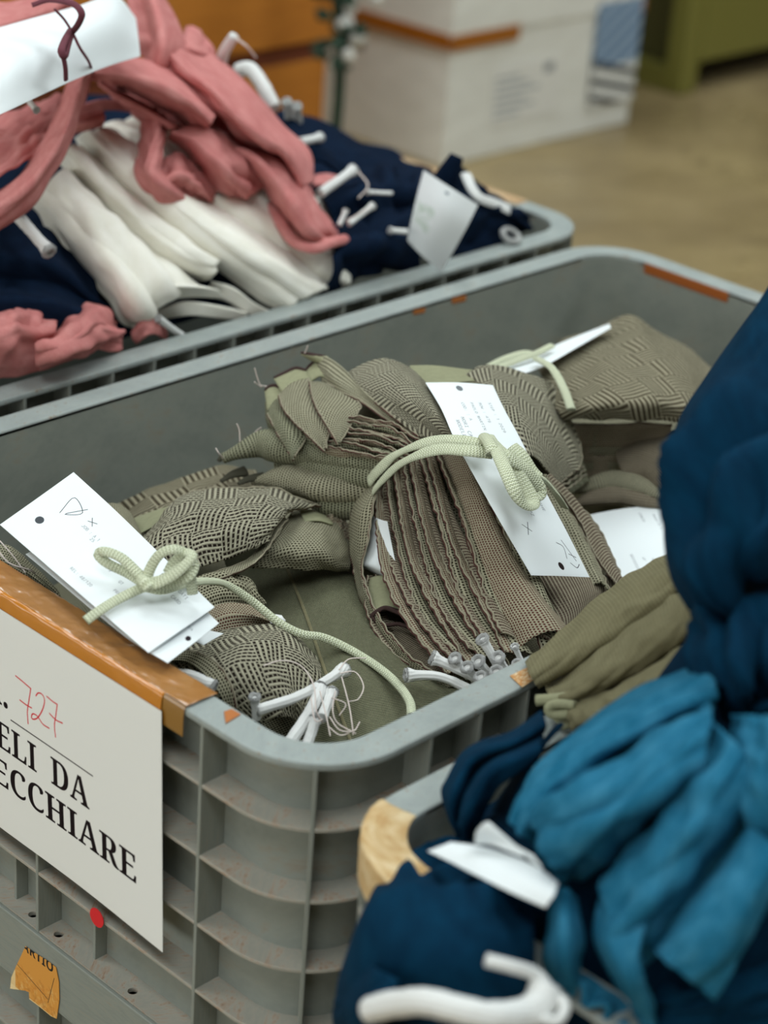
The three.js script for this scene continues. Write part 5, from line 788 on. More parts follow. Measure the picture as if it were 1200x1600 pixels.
  // ruffled lower ends
  cloth('cloth_fold', t, B.light, [
    [[-0.0094, 0.6475, 0.2178], [-0.0264, 0.6448, 0.2276], [-0.0353, 0.6367, 0.2343], [-0.0387, 0.618, 0.2357], [-0.032, 0.599, 0.2416]],
    [[-0.024, 0.6617, 0.2347], [-0.0441, 0.6635, 0.249], [-0.0519, 0.6558, 0.2566], [-0.0539, 0.6412, 0.2613], [-0.0482, 0.6214, 0.2641]],
    [[-0.0158, 0.6519, 0.2367], [-0.0309, 0.6538, 0.2514], [-0.0332, 0.6428, 0.2583], [-0.037, 0.6315, 0.2596], [-0.0322, 0.6118, 0.2584]]], { nu: 34, nv: 22, thick: 0.003 });
  cloth('cloth_fold', t, B.light, [
    [[0.0042, 0.6586, 0.2449], [-0.0177, 0.6519, 0.2554], [-0.028, 0.642, 0.2653], [-0.027, 0.6292, 0.276], [-0.0188, 0.6103, 0.2867], [-0.009, 0.5882, 0.2905]],
    [[-0.0086, 0.6779, 0.2683], [-0.0304, 0.6709, 0.2774], [-0.0442, 0.6616, 0.2884], [-0.0445, 0.6473, 0.2983], [-0.0349, 0.63, 0.3045], [-0.0228, 0.6042, 0.3037]],
    [[-0.0079, 0.68, 0.2887], [-0.0295, 0.673, 0.2973], [-0.0409, 0.6621, 0.3034], [-0.0404, 0.6492, 0.3087], [-0.03, 0.6296, 0.3082], [-0.0168, 0.6012, 0.3042]]], { nu: 40, nv: 26, thick: 0.003, bend: wrinkle(0.003, 3, 3, 5) });
  cloth('cloth_fold', t, B.light, [
    [[-0.0362, 0.603, 0.2445], [-0.0397, 0.6125, 0.2646], [-0.0379, 0.6082, 0.2759], [-0.032, 0.5992, 0.2879], [-0.0254, 0.5832, 0.2984]],
    [[-0.0217, 0.6058, 0.2379], [-0.0238, 0.611, 0.2565], [-0.0207, 0.6076, 0.2692], [-0.0138, 0.599, 0.2844], [-0.0069, 0.5796, 0.294]]], { nu: 34, nv: 14, thick: 0.003, bend: (u, v) => 0.006 * Math.sin(u * 26) * (1 - v) });
  cloth('cloth_fold', t, B.dark, [[[-0.017, 0.6292, 0.3037], [-0.0166, 0.6384, 0.325], [-0.0047, 0.6504, 0.3414], [0.0129, 0.667, 0.3613]], [[-0.0188, 0.6084, 0.2989], [-0.017, 0.6254, 0.3275], [-0.0038, 0.6377, 0.3474], [0.0132, 0.6552, 0.372]], [[-0.0114, 0.5752, 0.2982], [-0.007, 0.5932, 0.3299], [0.0064, 0.6106, 0.3538], [0.0207, 0.629, 0.3804]]], { nu: 40, nv: 30, thick: 0.003, bend: wrinkle(0.006, 3, 4, 8) });
}
// dark blue bundle in the crate corner
{
  const t = thing('blue_bundle', 'dark blue bundle flopped over the crate corner beside the beige tape', 'bundle');
  cloth('cloth_panel', t, B.dark, [
    [[-0.0622, 0.48, 0.1074], [-0.0864, 0.54, 0.1153], [-0.0819, 0.58, 0.1189], [-0.0627, 0.596, 0.1118], [-0.0112, 0.584, 0.0828], [0.024, 0.578, 0.0717], [0.055, 0.575, 0.0749], [0.0752, 0.57, 0.0924]],
    [[-0.0898, 0.53, 0.1605], [-0.1205, 0.59, 0.1664], [-0.1154, 0.626, 0.1661], [-0.0876, 0.634, 0.1486], [-0.0468, 0.624, 0.1272], [-0.0118, 0.612, 0.1174], [0.0163, 0.604, 0.1202], [0.0357, 0.6, 0.1357]],
    [[-0.1034, 0.57, 0.2178], [-0.1235, 0.615, 0.2116], [-0.1185, 0.646, 0.2062], [-0.0948, 0.654, 0.1894], [-0.0627, 0.646, 0.1725], [-0.0314, 0.634, 0.1624], [-0.0028, 0.624, 0.1617], [0.0115, 0.62, 0.1737]],
    [[-0.0882, 0.58, 0.2537], [-0.1057, 0.62, 0.2423], [-0.1024, 0.65, 0.2343], [-0.0834, 0.66, 0.2198], [-0.0568, 0.654, 0.2056], [-0.0309, 0.644, 0.1976], [-0.0107, 0.636, 0.1963], [0.0001, 0.63, 0.2034]],
    [[-0.0349, 0.55, 0.2618], [-0.0521, 0.59, 0.2484], [-0.054, 0.625, 0.242], [-0.0418, 0.64, 0.2304], [-0.0231, 0.638, 0.2186], [-0.0108, 0.634, 0.2137], [-0.0003, 0.63, 0.2115], [0.0062, 0.626, 0.2142]]], { nu: 70, nv: 50, thick: 0.003, bend: (u, v) => { const f = smooth(0.45, 0.8, u) * (1 - smooth(0.5, 0.8, v)); return 0.008 * f * (Math.abs(Math.sin(v * 15 + u * 6)) - 0.5) + 0.014 * smooth(0, 0.25, v) * (Math.abs(Math.sin(u * 3.1 - v * 4 + 1.5 * noise.noise(u * 2, v * 2, 33))) - 0.5); } });
  cloth('cloth_panel', t, B.dark, [
    [[-0.0599, 0.47, 0.094], [-0.0864, 0.53, 0.1115], [-0.0969, 0.57, 0.1305], [-0.1015, 0.6, 0.1519]],
    [[-0.1087, 0.54, 0.1672], [-0.1287, 0.58, 0.1663], [-0.1335, 0.61, 0.176], [-0.1313, 0.63, 0.1878]],
    [[-0.1217, 0.57, 0.2093], [-0.1462, 0.604, 0.2039], [-0.1461, 0.626, 0.2059], [-0.1353, 0.636, 0.2056]]], { nu: 30, nv: 24, thick: 0.003, bend: wrinkle(0.003, 3, 3, 4) });
}
{
  const t = thing('blue_bundle', 'dark blue folded cloth over the crate rim, behind the crumpled slip', 'bundle');
  cloth('cloth_panel', t, B.dark, [
    [[0.113, 0.6652, 0.098], [0.0858, 0.6581, 0.0953], [0.0772, 0.645, 0.077], [0.0669, 0.6356, 0.07], [0.0503, 0.625, 0.0737], [0.0465, 0.6154, 0.0736], [0.0462, 0.5979, 0.084]],
    [[0.0876, 0.678, 0.1204], [0.0589, 0.6748, 0.1203], [0.0509, 0.6634, 0.1044], [0.0436, 0.652, 0.0953], [0.0306, 0.6396, 0.0974], [0.0277, 0.6266, 0.0969], [0.0344, 0.6053, 0.0976]],
    [[0.0906, 0.6688, 0.118], [0.0714, 0.6608, 0.1122], [0.0624, 0.6524, 0.0999], [0.0553, 0.6412, 0.0916], [0.0422, 0.6288, 0.0958], [0.0375, 0.6148, 0.096], [0.0432, 0.5968, 0.0939]]], { nu: 50, nv: 24, thick: 0.003 });
  cloth('cloth_panel', t, B.dark, [
    [[0.1016, 0.6574, 0.11], [0.0812, 0.6526, 0.1058], [0.0702, 0.6466, 0.0947], [0.0592, 0.6364, 0.0904], [0.0467, 0.6247, 0.0916], [0.0395, 0.6089, 0.0942], [0.0485, 0.5897, 0.0899]],
    [[0.0619, 0.6792, 0.1385], [0.0416, 0.6773, 0.1363], [0.0335, 0.6689, 0.1265], [0.0269, 0.6574, 0.1212], [0.0226, 0.6397, 0.1177], [0.0263, 0.6204, 0.1125], [0.0425, 0.5956, 0.1005]],
    [[0.0601, 0.6667, 0.1363], [0.0439, 0.6637, 0.1344], [0.0391, 0.6537, 0.1261], [0.0392, 0.6394, 0.1194], [0.0406, 0.6224, 0.1129], [0.046, 0.6046, 0.106], [0.0572, 0.5856, 0.0963]]], { nu: 50, nv: 24, thick: 0.003, bend: wrinkle(0.002, 3, 2, 7) });
  cloth('cloth_panel', t, B.deep, [
    [[0.1136, 0.6644, 0.1156], [0.0808, 0.6621, 0.1245], [0.062, 0.6497, 0.1286], [0.0527, 0.6323, 0.1305], [0.0533, 0.6068, 0.1304]],
    [[0.1268, 0.6457, 0.0985], [0.0927, 0.6411, 0.1074], [0.0742, 0.6295, 0.1091], [0.0659, 0.6132, 0.11], [0.0662, 0.5898, 0.1097]],
    [[0.1271, 0.6194, 0.0873], [0.1005, 0.6143, 0.0913], [0.0836, 0.604, 0.0925], [0.0763, 0.5888, 0.0921], [0.073, 0.569, 0.0916]]], { nu: 40, nv: 24, thick: 0.003 });
}
{
  const s = paperTag('crumpled white slip on the dark blue bundle in the near crate', [
    [[-0.0249, 0.63, 0.1257], [-0.0333, 0.64, 0.15], [-0.0472, 0.655, 0.185], [-0.0548, 0.665, 0.2186], [-0.0538, 0.668, 0.243]],
    [[-0.0206, 0.636, 0.1331], [-0.0249, 0.646, 0.155], [-0.0351, 0.66, 0.1874], [-0.0453, 0.672, 0.2203], [-0.0482, 0.675, 0.2441]],
    [[-0.0107, 0.634, 0.1324], [-0.0125, 0.644, 0.1547], [-0.0173, 0.656, 0.184], [-0.0296, 0.67, 0.216], [-0.0369, 0.674, 0.2375]]], tagTexture(8), { nu: 40, nv: 16, thick: 0.0006 });
  paperTag('small folded white slip standing behind the crumpled one, near crate', [
    [[-0.0181, 0.65, 0.1575], [-0.0252, 0.666, 0.1636], [-0.0233, 0.675, 0.1698], [-0.0194, 0.668, 0.1739]],
    [[-0.0179, 0.656, 0.1704], [-0.0201, 0.666, 0.1801], [-0.0227, 0.67, 0.1922], [-0.0234, 0.668, 0.1982]],
    [[-0.0241, 0.666, 0.199], [-0.0273, 0.674, 0.2084], [-0.0324, 0.676, 0.2186], [-0.031, 0.672, 0.2209]]], tagTexture(9), { nu: 24, nv: 16, thick: 0.0006 });
  const c = thing('cotton_cord', 'thick white cotton cord looping over the dark blue bundle', 'cord');
  mesh('cord_strand', cord([[-0.1441, 0.612, 0.1949], [-0.1449, 0.63, 0.2156], [-0.1455, 0.646, 0.2393], [-0.1405, 0.65, 0.2585], [-0.1292, 0.648, 0.2722], [-0.1084, 0.64, 0.2761], [-0.0943, 0.64, 0.2767], [-0.085, 0.644, 0.2729]], (q) => 0.0078 + 0.002 * smooth(0.6, 0.9, q), { seg: 60, sides: 14, wob: 0.08 }), yarnM, c);
  mesh('cord_strand', cord([[-0.1116, 0.664, 0.2497], [-0.1008, 0.66, 0.2598], [-0.088, 0.652, 0.2664], [-0.0862, 0.646, 0.2751], [-0.0911, 0.642, 0.2813], [-0.1018, 0.64, 0.2846]], 0.004, { seg: 40, sides: 10 }), yarnM, c);
  mesh('cord_strand', cord([[-0.1046, 0.642, 0.2868], [-0.098, 0.64, 0.2922], [-0.0896, 0.642, 0.2912], [-0.0858, 0.644, 0.2869], [-0.0859, 0.644, 0.2832]], 0.0032, { seg: 30, sides: 10 }), yarnM, c);
}
// beige paper tape torn round the rim corner of the near crate
{
  const m = std({ map: dataTex(256, 256, (u, v) => mixc(hex(0xb8935f), hex(0xd8c29a), 0.5 + 1.4 * fbm(u, v, 6, 13) + 0.3 * tile(u, v, 70, 4)), true), roughness: 0.75 });
  const cx = -0.036 + CR, cz = 0.036 + CR; const rows = []; // near-left corner of the blue crate lies at x -0.036, z 0.036
  for (const [r, y] of [[CR - 0.029, 0.0012], [CR - 0.012, 0.0022], [CR - 0.0005, 0.0016], [CR + 0.0015, -0.003], [CR + 0.0015, -0.018], [CR + 0.001, -0.03]]) {
    const arr = []; for (let i = 0; i <= 10; i++) { const a = (-0.05 + 0.3 * i / 10 * 1.0) * Math.PI + Math.PI * 0.9; const aa = Math.PI * (1.42 - 0.46 * i / 10); const e = (i === 0 || i === 10 ? 0.003 * noise.noise(r * 900, y * 300, i) : 0); arr.push([cx + Math.cos(aa + e * 20) * r, RIM + y + 0.0008 * noise.noise(i * 1.3, r * 100, 2), cz + Math.sin(aa + e * 20) * r]); }
    rows.push(arr);
  }
  const t = mesh('paper_tape', sheet(rows, { nu: 50, nv: 30, thick: 0.0008, uvUnit: true, bend: (u, v) => 0.0008 * noise.noise(u * 12, v * 8, 6) }), m);
  tag(t, 'torn beige paper tape wrapped round the rim corner of the near crate', 'tape');
}

// ================================================================ pink, cream and navy cloth in the far crate
{
  const t = thing('navy_cloth', 'navy cloth heap lying at the bottom of the far crate', 'cloth');
  cloth('panel', t, B.navy, [
    [[0.1762, 0.5707, -0.7505], [0.3401, 0.5746, -0.757], [0.5103, 0.576, -0.7598], [0.6964, 0.5757, -0.7591], [0.9038, 0.5753, -0.7582], [1.0654, 0.5756, -0.759]],
    [[0.2243, 0.6297, -0.8185], [0.3785, 0.6401, -0.8072], [0.5508, 0.6175, -0.8091], [0.7349, 0.6119, -0.8026], [0.9048, 0.6115, -0.7839], [1.0699, 0.589, -0.7966]],
    [[0.3168, 0.6722, -0.9534], [0.5015, 0.6691, -0.9697], [0.6751, 0.6565, -0.9577], [0.8267, 0.6389, -0.9244], [0.9607, 0.6287, -0.9054], [1.1088, 0.5934, -0.9098]],
    [[0.4895, 0.6998, -1.1445], [0.6731, 0.6962, -1.1709], [0.8441, 0.682, -1.1588], [0.9525, 0.6613, -1.1092], [1.0243, 0.6445, -1.064], [1.1219, 0.6007, -1.0393]]], { nu: 60, nv: 40, thick: 0.003, bend: (u, v) => 0.016 * noise.noise(u * 7, v * 5, 7) });
}
{
  const t = thing('navy_bundle', 'navy bundle at the far left, between the pink cloths', 'bundle');
  cloth('cloth_panel', t, B.navy, [
    [[0.338, 0.7084, -0.8587], [0.3818, 0.6973, -0.8324], [0.4029, 0.6799, -0.8072], [0.4146, 0.6508, -0.7696]],
    [[0.2889, 0.6974, -0.7904], [0.3299, 0.6938, -0.7631], [0.3673, 0.6732, -0.7505], [0.4009, 0.6378, -0.7316]],
    [[0.2765, 0.6719, -0.774], [0.3294, 0.6641, -0.7627], [0.3644, 0.6547, -0.7468], [0.4066, 0.6238, -0.7282]],
    [[0.2499, 0.6694, -0.7369], [0.3026, 0.6638, -0.7219], [0.3436, 0.6519, -0.7097], [0.3993, 0.6179, -0.7089]],
    [[0.2491, 0.6369, -0.7367], [0.3091, 0.6299, -0.7258], [0.3525, 0.6212, -0.7109], [0.407, 0.5991, -0.7079]]], { nu: 40, nv: 40, thick: 0.003, bend: drape(0.01, 2, 17) });
  yarnEnd(t, [0.3286, 0.7074, -0.7245], [0.3284, 0.7281, -0.7709], 0.0065, null, 1.2);
}
{ // cream
  const t = thing('cream_cloth', 'cream knit cloth in long soft folds under the pink one', 'cloth');
  const o = (s, a = 0.0025) => { const f = drape(0.012, 2.2, s, { warp: 0.35 }); return { nu: 70, nv: 50, thick: 0.004, bend: (u, v) => f(u, v) + a * noise.noise(u * 4, v * 3, s) }; };
  cloth('cloth_fold', t, B.cream, [
    [[0.5568, 0.718, -0.9557], [0.5711, 0.7044, -0.9008], [0.5884, 0.68, -0.845], [0.6116, 0.6564, -0.7966], [0.6409, 0.6291, -0.7446], [0.6849, 0.605, -0.708], [0.7163, 0.5936, -0.699]],
    [[0.5954, 0.7379, -0.9536], [0.5942, 0.7275, -0.8803], [0.5956, 0.7021, -0.8118], [0.6209, 0.6797, -0.7718], [0.6579, 0.6544, -0.7339], [0.6984, 0.6315, -0.709], [0.7232, 0.6098, -0.7023]],
    [[0.6451, 0.7365, -0.9582], [0.6512, 0.7236, -0.8877], [0.659, 0.704, -0.8313], [0.6837, 0.6838, -0.7945], [0.7129, 0.6602, -0.767], [0.7336, 0.6391, -0.7356], [0.7425, 0.6186, -0.7226]],
    [[0.7321, 0.7176, -0.9813], [0.7437, 0.7017, -0.9152], [0.7544, 0.6824, -0.8657], [0.7724, 0.6607, -0.8352], [0.7799, 0.6485, -0.8049], [0.7835, 0.6353, -0.7813], [0.7875, 0.6228, -0.7686]]], o(2));
  cloth('cloth_fold', t, B.cream, [
    [[0.5402, 0.729, -0.9515], [0.5162, 0.6988, -0.8766], [0.5235, 0.6752, -0.8153], [0.5418, 0.6531, -0.7683], [0.5668, 0.6314, -0.7394], [0.5884, 0.608, -0.7062], [0.612, 0.5931, -0.6906]],
    [[0.5092, 0.755, -0.8955], [0.5006, 0.7326, -0.8256], [0.5123, 0.707, -0.7716], [0.5354, 0.6791, -0.7313], [0.5614, 0.6538, -0.7042], [0.5979, 0.6261, -0.6877], [0.6296, 0.6019, -0.685]],
    [[0.5288, 0.7526, -0.893], [0.5264, 0.7352, -0.8256], [0.5376, 0.7096, -0.7707], [0.5602, 0.6839, -0.7345], [0.5899, 0.6581, -0.7059], [0.6306, 0.6284, -0.6929], [0.6664, 0.6038, -0.6887]],
    [[0.5957, 0.7296, -0.9426], [0.5954, 0.714, -0.8759], [0.6086, 0.6901, -0.821], [0.634, 0.664, -0.7804], [0.6591, 0.6401, -0.7444], [0.6918, 0.6145, -0.7211], [0.72, 0.5938, -0.7078]]], o(5));
  cloth('cloth_fold', t, B.cream, [
    [[0.4988, 0.7172, -0.9262], [0.4881, 0.6893, -0.8521], [0.4931, 0.6624, -0.794], [0.5077, 0.643, -0.7537], [0.5303, 0.636, -0.7235], [0.5317, 0.6439, -0.7154]],
    [[0.473, 0.7435, -0.8818], [0.4665, 0.7188, -0.8093], [0.4772, 0.6947, -0.7599], [0.4976, 0.6718, -0.7225], [0.5237, 0.6566, -0.7089], [0.5339, 0.6542, -0.7123]],
    [[0.5041, 0.7372, -0.8998], [0.4992, 0.7181, -0.8289], [0.5106, 0.6947, -0.7794], [0.5269, 0.6723, -0.7415], [0.5506, 0.6542, -0.7293], [0.5614, 0.6484, -0.7341]]], { ...o(8), nv: 36 });
  cloth('cloth_fold', t, B.cream, [
    [[0.4311, 0.6886, -0.8928], [0.4264, 0.6704, -0.8484], [0.4276, 0.6507, -0.8071], [0.4279, 0.6313, -0.7673], [0.4245, 0.6124, -0.7297], [0.4334, 0.6044, -0.722]],
    [[0.4065, 0.7209, -0.8414], [0.4028, 0.705, -0.7911], [0.4019, 0.685, -0.7435], [0.4078, 0.6634, -0.7101], [0.4174, 0.6379, -0.6932], [0.4348, 0.621, -0.6997]],
    [[0.4312, 0.7329, -0.8438], [0.425, 0.7165, -0.7832], [0.4307, 0.6941, -0.7389], [0.4434, 0.67, -0.7084], [0.4556, 0.6508, -0.6953], [0.4647, 0.6398, -0.6977]],
    [[0.4839, 0.7185, -0.8904], [0.4836, 0.6996, -0.8304], [0.4861, 0.6802, -0.7807], [0.4932, 0.6606, -0.7402], [0.5058, 0.6424, -0.7197], [0.5154, 0.6337, -0.7184]]], o(11));
  cloth('cloth_fold', t, B.cream, [[[0.4302, 0.6064, -0.7181], [0.4288, 0.6414, -0.7001], [0.4518, 0.6537, -0.693], [0.4847, 0.6485, -0.6915], [0.5347, 0.6285, -0.708]], [[0.452, 0.607, -0.7271], [0.4516, 0.6231, -0.7118], [0.4727, 0.6324, -0.707], [0.507, 0.6279, -0.7064], [0.5511, 0.6126, -0.7156]]], { nu: 30, nv: 12, thick: 0.004 });
  cloth('cloth_fold', t, B.cream, [[[0.464, 0.6159, -0.7214], [0.4902, 0.6244, -0.707], [0.5292, 0.6134, -0.701], [0.5696, 0.5975, -0.7001]], [[0.4739, 0.6032, -0.7277], [0.4956, 0.6089, -0.7076], [0.5321, 0.5991, -0.7036], [0.5725, 0.5873, -0.7028]]], { nu: 24, nv: 10, thick: 0.004 });
  cloth('cloth_fold', t, B.cream, [[[0.5423, 0.6297, -0.7268], [0.5578, 0.6247, -0.7086], [0.5818, 0.6045, -0.6988], [0.6049, 0.5904, -0.6929]], [[0.5402, 0.6136, -0.7339], [0.5557, 0.6087, -0.7156], [0.5732, 0.5955, -0.7039], [0.598, 0.5823, -0.7001]]], { nu: 24, nv: 10, thick: 0.004 });
}
{ // pink
  const t = thing('pink_cloth', 'dusty pink cloth draped over the cream one in the far crate', 'cloth');
  const o = (s, a = 0.004) => ({ nu: 60, nv: 50, thick: 0.003, bend: ((f, g) => (u, v) => f(u, v) + g(u, v))(drape(a * 3.4, 1.9, s), drape(a * 1.2, 4.3, s + 17, { slant: 1.3, warp: 1.0 })) });
  cloth('cloth_fold', t, B.pink, [
    [[0.5903, 0.784, -0.9817], [0.6328, 0.7922, -0.9614], [0.6717, 0.7891, -0.936], [0.717, 0.7667, -0.9106], [0.7509, 0.7306, -0.8704], [0.7673, 0.6964, -0.8323]],
    [[0.5998, 0.7693, -0.9708], [0.6157, 0.771, -0.9237], [0.6436, 0.7638, -0.8912], [0.677, 0.7472, -0.8644], [0.7113, 0.7193, -0.8372], [0.7414, 0.6844, -0.8093]],
    [[0.6189, 0.7477, -0.9435], [0.6209, 0.7503, -0.9019], [0.6322, 0.7429, -0.8664], [0.6633, 0.7259, -0.8479], [0.694, 0.7011, -0.8278], [0.7254, 0.6729, -0.8072]]], { nu: 50, nv: 40, thick: 0.003, bend: drape(0.012, 2, 44) });
  // right flap
  cloth('cloth_fold', t, B.pink, [
    [[0.7123, 0.8479, -1.0826], [0.689, 0.8412, -1.0025], [0.6896, 0.8228, -0.9526], [0.7132, 0.8007, -0.9242], [0.7315, 0.7745, -0.884], [0.7365, 0.7454, -0.8345], [0.7335, 0.7232, -0.7934], [0.7099, 0.7006, -0.7556]],
    [[0.6426, 0.8394, -0.9857], [0.6276, 0.8345, -0.9181], [0.6248, 0.8218, -0.8663], [0.6328, 0.8052, -0.8278], [0.6467, 0.7805, -0.7907], [0.6613, 0.7566, -0.7646], [0.6778, 0.7332, -0.7484], [0.6816, 0.7077, -0.7345]],
    [[0.618, 0.8159, -0.944], [0.6068, 0.8138, -0.8819], [0.6044, 0.8049, -0.8315], [0.6082, 0.7924, -0.7941], [0.6184, 0.7728, -0.7691], [0.6418, 0.7508, -0.7582], [0.6785, 0.7279, -0.763], [0.6924, 0.7042, -0.7537]],
    [[0.6207, 0.7962, -0.9195], [0.6178, 0.7955, -0.8783], [0.6163, 0.7874, -0.8393], [0.619, 0.7759, -0.8128], [0.6263, 0.7587, -0.7924], [0.6634, 0.739, -0.7964], [0.7153, 0.7191, -0.8184], [0.7347, 0.6992, -0.8085]]], o(3));
  // vertical folds beside the tag
  cloth('cloth_fold', t, B.pink, [[[0.7283, 0.8462, -1.0823], [0.6762, 0.8345, -1.0072], [0.6382, 0.8182, -0.9543], [0.6168, 0.8012, -0.9312]], [[0.6754, 0.8693, -0.996], [0.6288, 0.8572, -0.9255], [0.5997, 0.8388, -0.8827], [0.5934, 0.8167, -0.8767]], [[0.7264, 0.8488, -1.0339], [0.6781, 0.8426, -0.9508], [0.6539, 0.8233, -0.9055], [0.6511, 0.7986, -0.9067]]], { nu: 30, nv: 24, thick: 0.003 });
  // ridge roll from the knot to the right
  cloth('cloth_fold', t, B.pink, [
    [[0.5334, 0.8132, -0.9432], [0.5573, 0.8211, -0.9186], [0.5999, 0.8144, -0.9112], [0.6465, 0.7946, -0.8957], [0.666, 0.7707, -0.8638]],
    [[0.4719, 0.8333, -0.8561], [0.4884, 0.84, -0.828], [0.5249, 0.8312, -0.816], [0.5647, 0.8108, -0.8011], [0.5938, 0.7824, -0.7875]],
    [[0.4936, 0.8226, -0.8603], [0.4975, 0.8266, -0.8235], [0.5228, 0.8173, -0.8079], [0.5573, 0.7973, -0.797], [0.5949, 0.7684, -0.8014]],
    [[0.5659, 0.7968, -0.9345], [0.5509, 0.7969, -0.8833], [0.5659, 0.7853, -0.8588], [0.5908, 0.768, -0.8456], [0.6227, 0.7484, -0.8504]]], o(7, 0.003));
  cloth('cloth_fold', t, B.pink, [
    [[0.5786, 0.789, -0.967], [0.5635, 0.7891, -0.915], [0.5715, 0.7804, -0.8813], [0.5863, 0.7638, -0.8538], [0.6146, 0.7489, -0.8505]],
    [[0.5379, 0.7993, -0.9105], [0.5235, 0.7994, -0.8604], [0.5387, 0.7877, -0.8366], [0.5591, 0.7717, -0.8219], [0.5947, 0.7548, -0.8339]],
    [[0.5587, 0.786, -0.9308], [0.5442, 0.7861, -0.8804], [0.5553, 0.7749, -0.8563], [0.5768, 0.7614, -0.8468], [0.6123, 0.7454, -0.8604]]], o(9, 0.002));
  // left hanging strip
  cloth('cloth_fold', t, B.pink, [
    [[0.5219, 0.824, -0.9176], [0.4633, 0.8127, -0.8693], [0.4181, 0.7952, -0.8319], [0.3654, 0.7726, -0.799], [0.3239, 0.7575, -0.7849], [0.274, 0.7519, -0.7679]],
    [[0.4613, 0.8447, -0.8323], [0.4083, 0.8339, -0.7852], [0.3654, 0.8145, -0.7481], [0.3239, 0.7923, -0.7257], [0.2857, 0.7743, -0.7128], [0.2252, 0.7614, -0.6995]],
    [[0.5183, 0.8155, -0.8968], [0.459, 0.8037, -0.8395], [0.4179, 0.7858, -0.8035], [0.3702, 0.7619, -0.7745], [0.3242, 0.7404, -0.7528], [0.2505, 0.7242, -0.736]]], o(12, 0.0025));
  cloth('cloth_fold', t, B.pink, [
    [[0.3798, 0.7739, -0.9151], [0.4242, 0.7805, -0.9152], [0.4693, 0.7814, -0.9261], [0.5191, 0.7782, -0.9524]],
    [[0.317, 0.7799, -0.8271], [0.3631, 0.7873, -0.8324], [0.417, 0.7859, -0.8569], [0.4585, 0.7812, -0.877]],
    [[0.2754, 0.7639, -0.7695], [0.3225, 0.7758, -0.7776], [0.372, 0.7804, -0.8026], [0.4189, 0.7769, -0.8382]]], o(14, 0.004));
  cloth('cloth_fold', t, B.pink, [[[0.4838, 0.7714, -0.9012], [0.5037, 0.775, -0.8941], [0.5423, 0.7708, -0.9102]], [[0.4542, 0.7752, -0.8629], [0.4721, 0.7801, -0.8539], [0.5158, 0.7753, -0.8738]], [[0.4688, 0.76, -0.8818], [0.4891, 0.7639, -0.8755], [0.5269, 0.7597, -0.8907]]], { nu: 24, nv: 14, thick: 0.003 });
  cloth('cloth_fold', t, B.pink, [[[0.5275, 0.7705, -0.9354], [0.5623, 0.7751, -0.9242], [0.6078, 0.7637, -0.9139]], [[0.5268, 0.7602, -0.9345], [0.5662, 0.7626, -0.9233], [0.6152, 0.7503, -0.9202]]], { nu: 24, nv: 10, thick: 0.003 });
  // hanging middle folds
  cloth('cloth_fold', t, B.pink, [
    [[0.5881, 0.7587, -0.9173], [0.5687, 0.7542, -0.8751], [0.5332, 0.7409, -0.8393], [0.5138, 0.7287, -0.8186], [0.5164, 0.7123, -0.8004], [0.5332, 0.6942, -0.7887]],
    [[0.5695, 0.7768, -0.8629], [0.5403, 0.7723, -0.8204], [0.5063, 0.759, -0.7865], [0.488, 0.7468, -0.7672], [0.4987, 0.7301, -0.7591], [0.5299, 0.7071, -0.7646]],
    [[0.6138, 0.7577, -0.8905], [0.5819, 0.7548, -0.8505], [0.5493, 0.7433, -0.8198], [0.5293, 0.7335, -0.7957], [0.5368, 0.7236, -0.7836], [0.5685, 0.7034, -0.7858]]], o(17, 0.003));
  cloth('cloth_fold', t, B.pink, [
    [[0.5445, 0.7298, -0.8157], [0.5692, 0.7393, -0.8223], [0.5818, 0.7319, -0.8158], [0.5897, 0.7169, -0.8004], [0.6059, 0.6979, -0.7942]],
    [[0.5124, 0.7275, -0.7723], [0.5276, 0.7365, -0.7671], [0.5477, 0.7288, -0.7699], [0.5676, 0.7138, -0.7739], [0.5925, 0.6943, -0.7849]],
    [[0.5425, 0.6909, -0.7995], [0.5499, 0.6971, -0.7877], [0.565, 0.696, -0.7866], [0.5843, 0.6929, -0.79], [0.607, 0.6824, -0.803]]], o(19, 0.003));
  cloth('cloth_fold', t, B.pink, [
    [[0.5934, 0.7431, -0.8616], [0.5959, 0.7353, -0.8345], [0.5915, 0.7203, -0.7996], [0.6046, 0.7019, -0.7856], [0.6323, 0.6835, -0.7898]],
    [[0.5631, 0.7658, -0.8182], [0.5707, 0.7611, -0.7906], [0.5765, 0.7457, -0.7661], [0.5996, 0.7222, -0.7605], [0.6327, 0.6981, -0.7704]],
    [[0.6016, 0.7613, -0.8316], [0.6111, 0.7599, -0.8114], [0.6163, 0.7467, -0.7907], [0.6333, 0.7246, -0.7778], [0.6534, 0.6967, -0.7777]],
    [[0.6746, 0.7394, -0.8828], [0.6735, 0.7379, -0.86], [0.6724, 0.7277, -0.8349], [0.6824, 0.7087, -0.8175], [0.6896, 0.6861, -0.8094]]], o(21, 0.003));
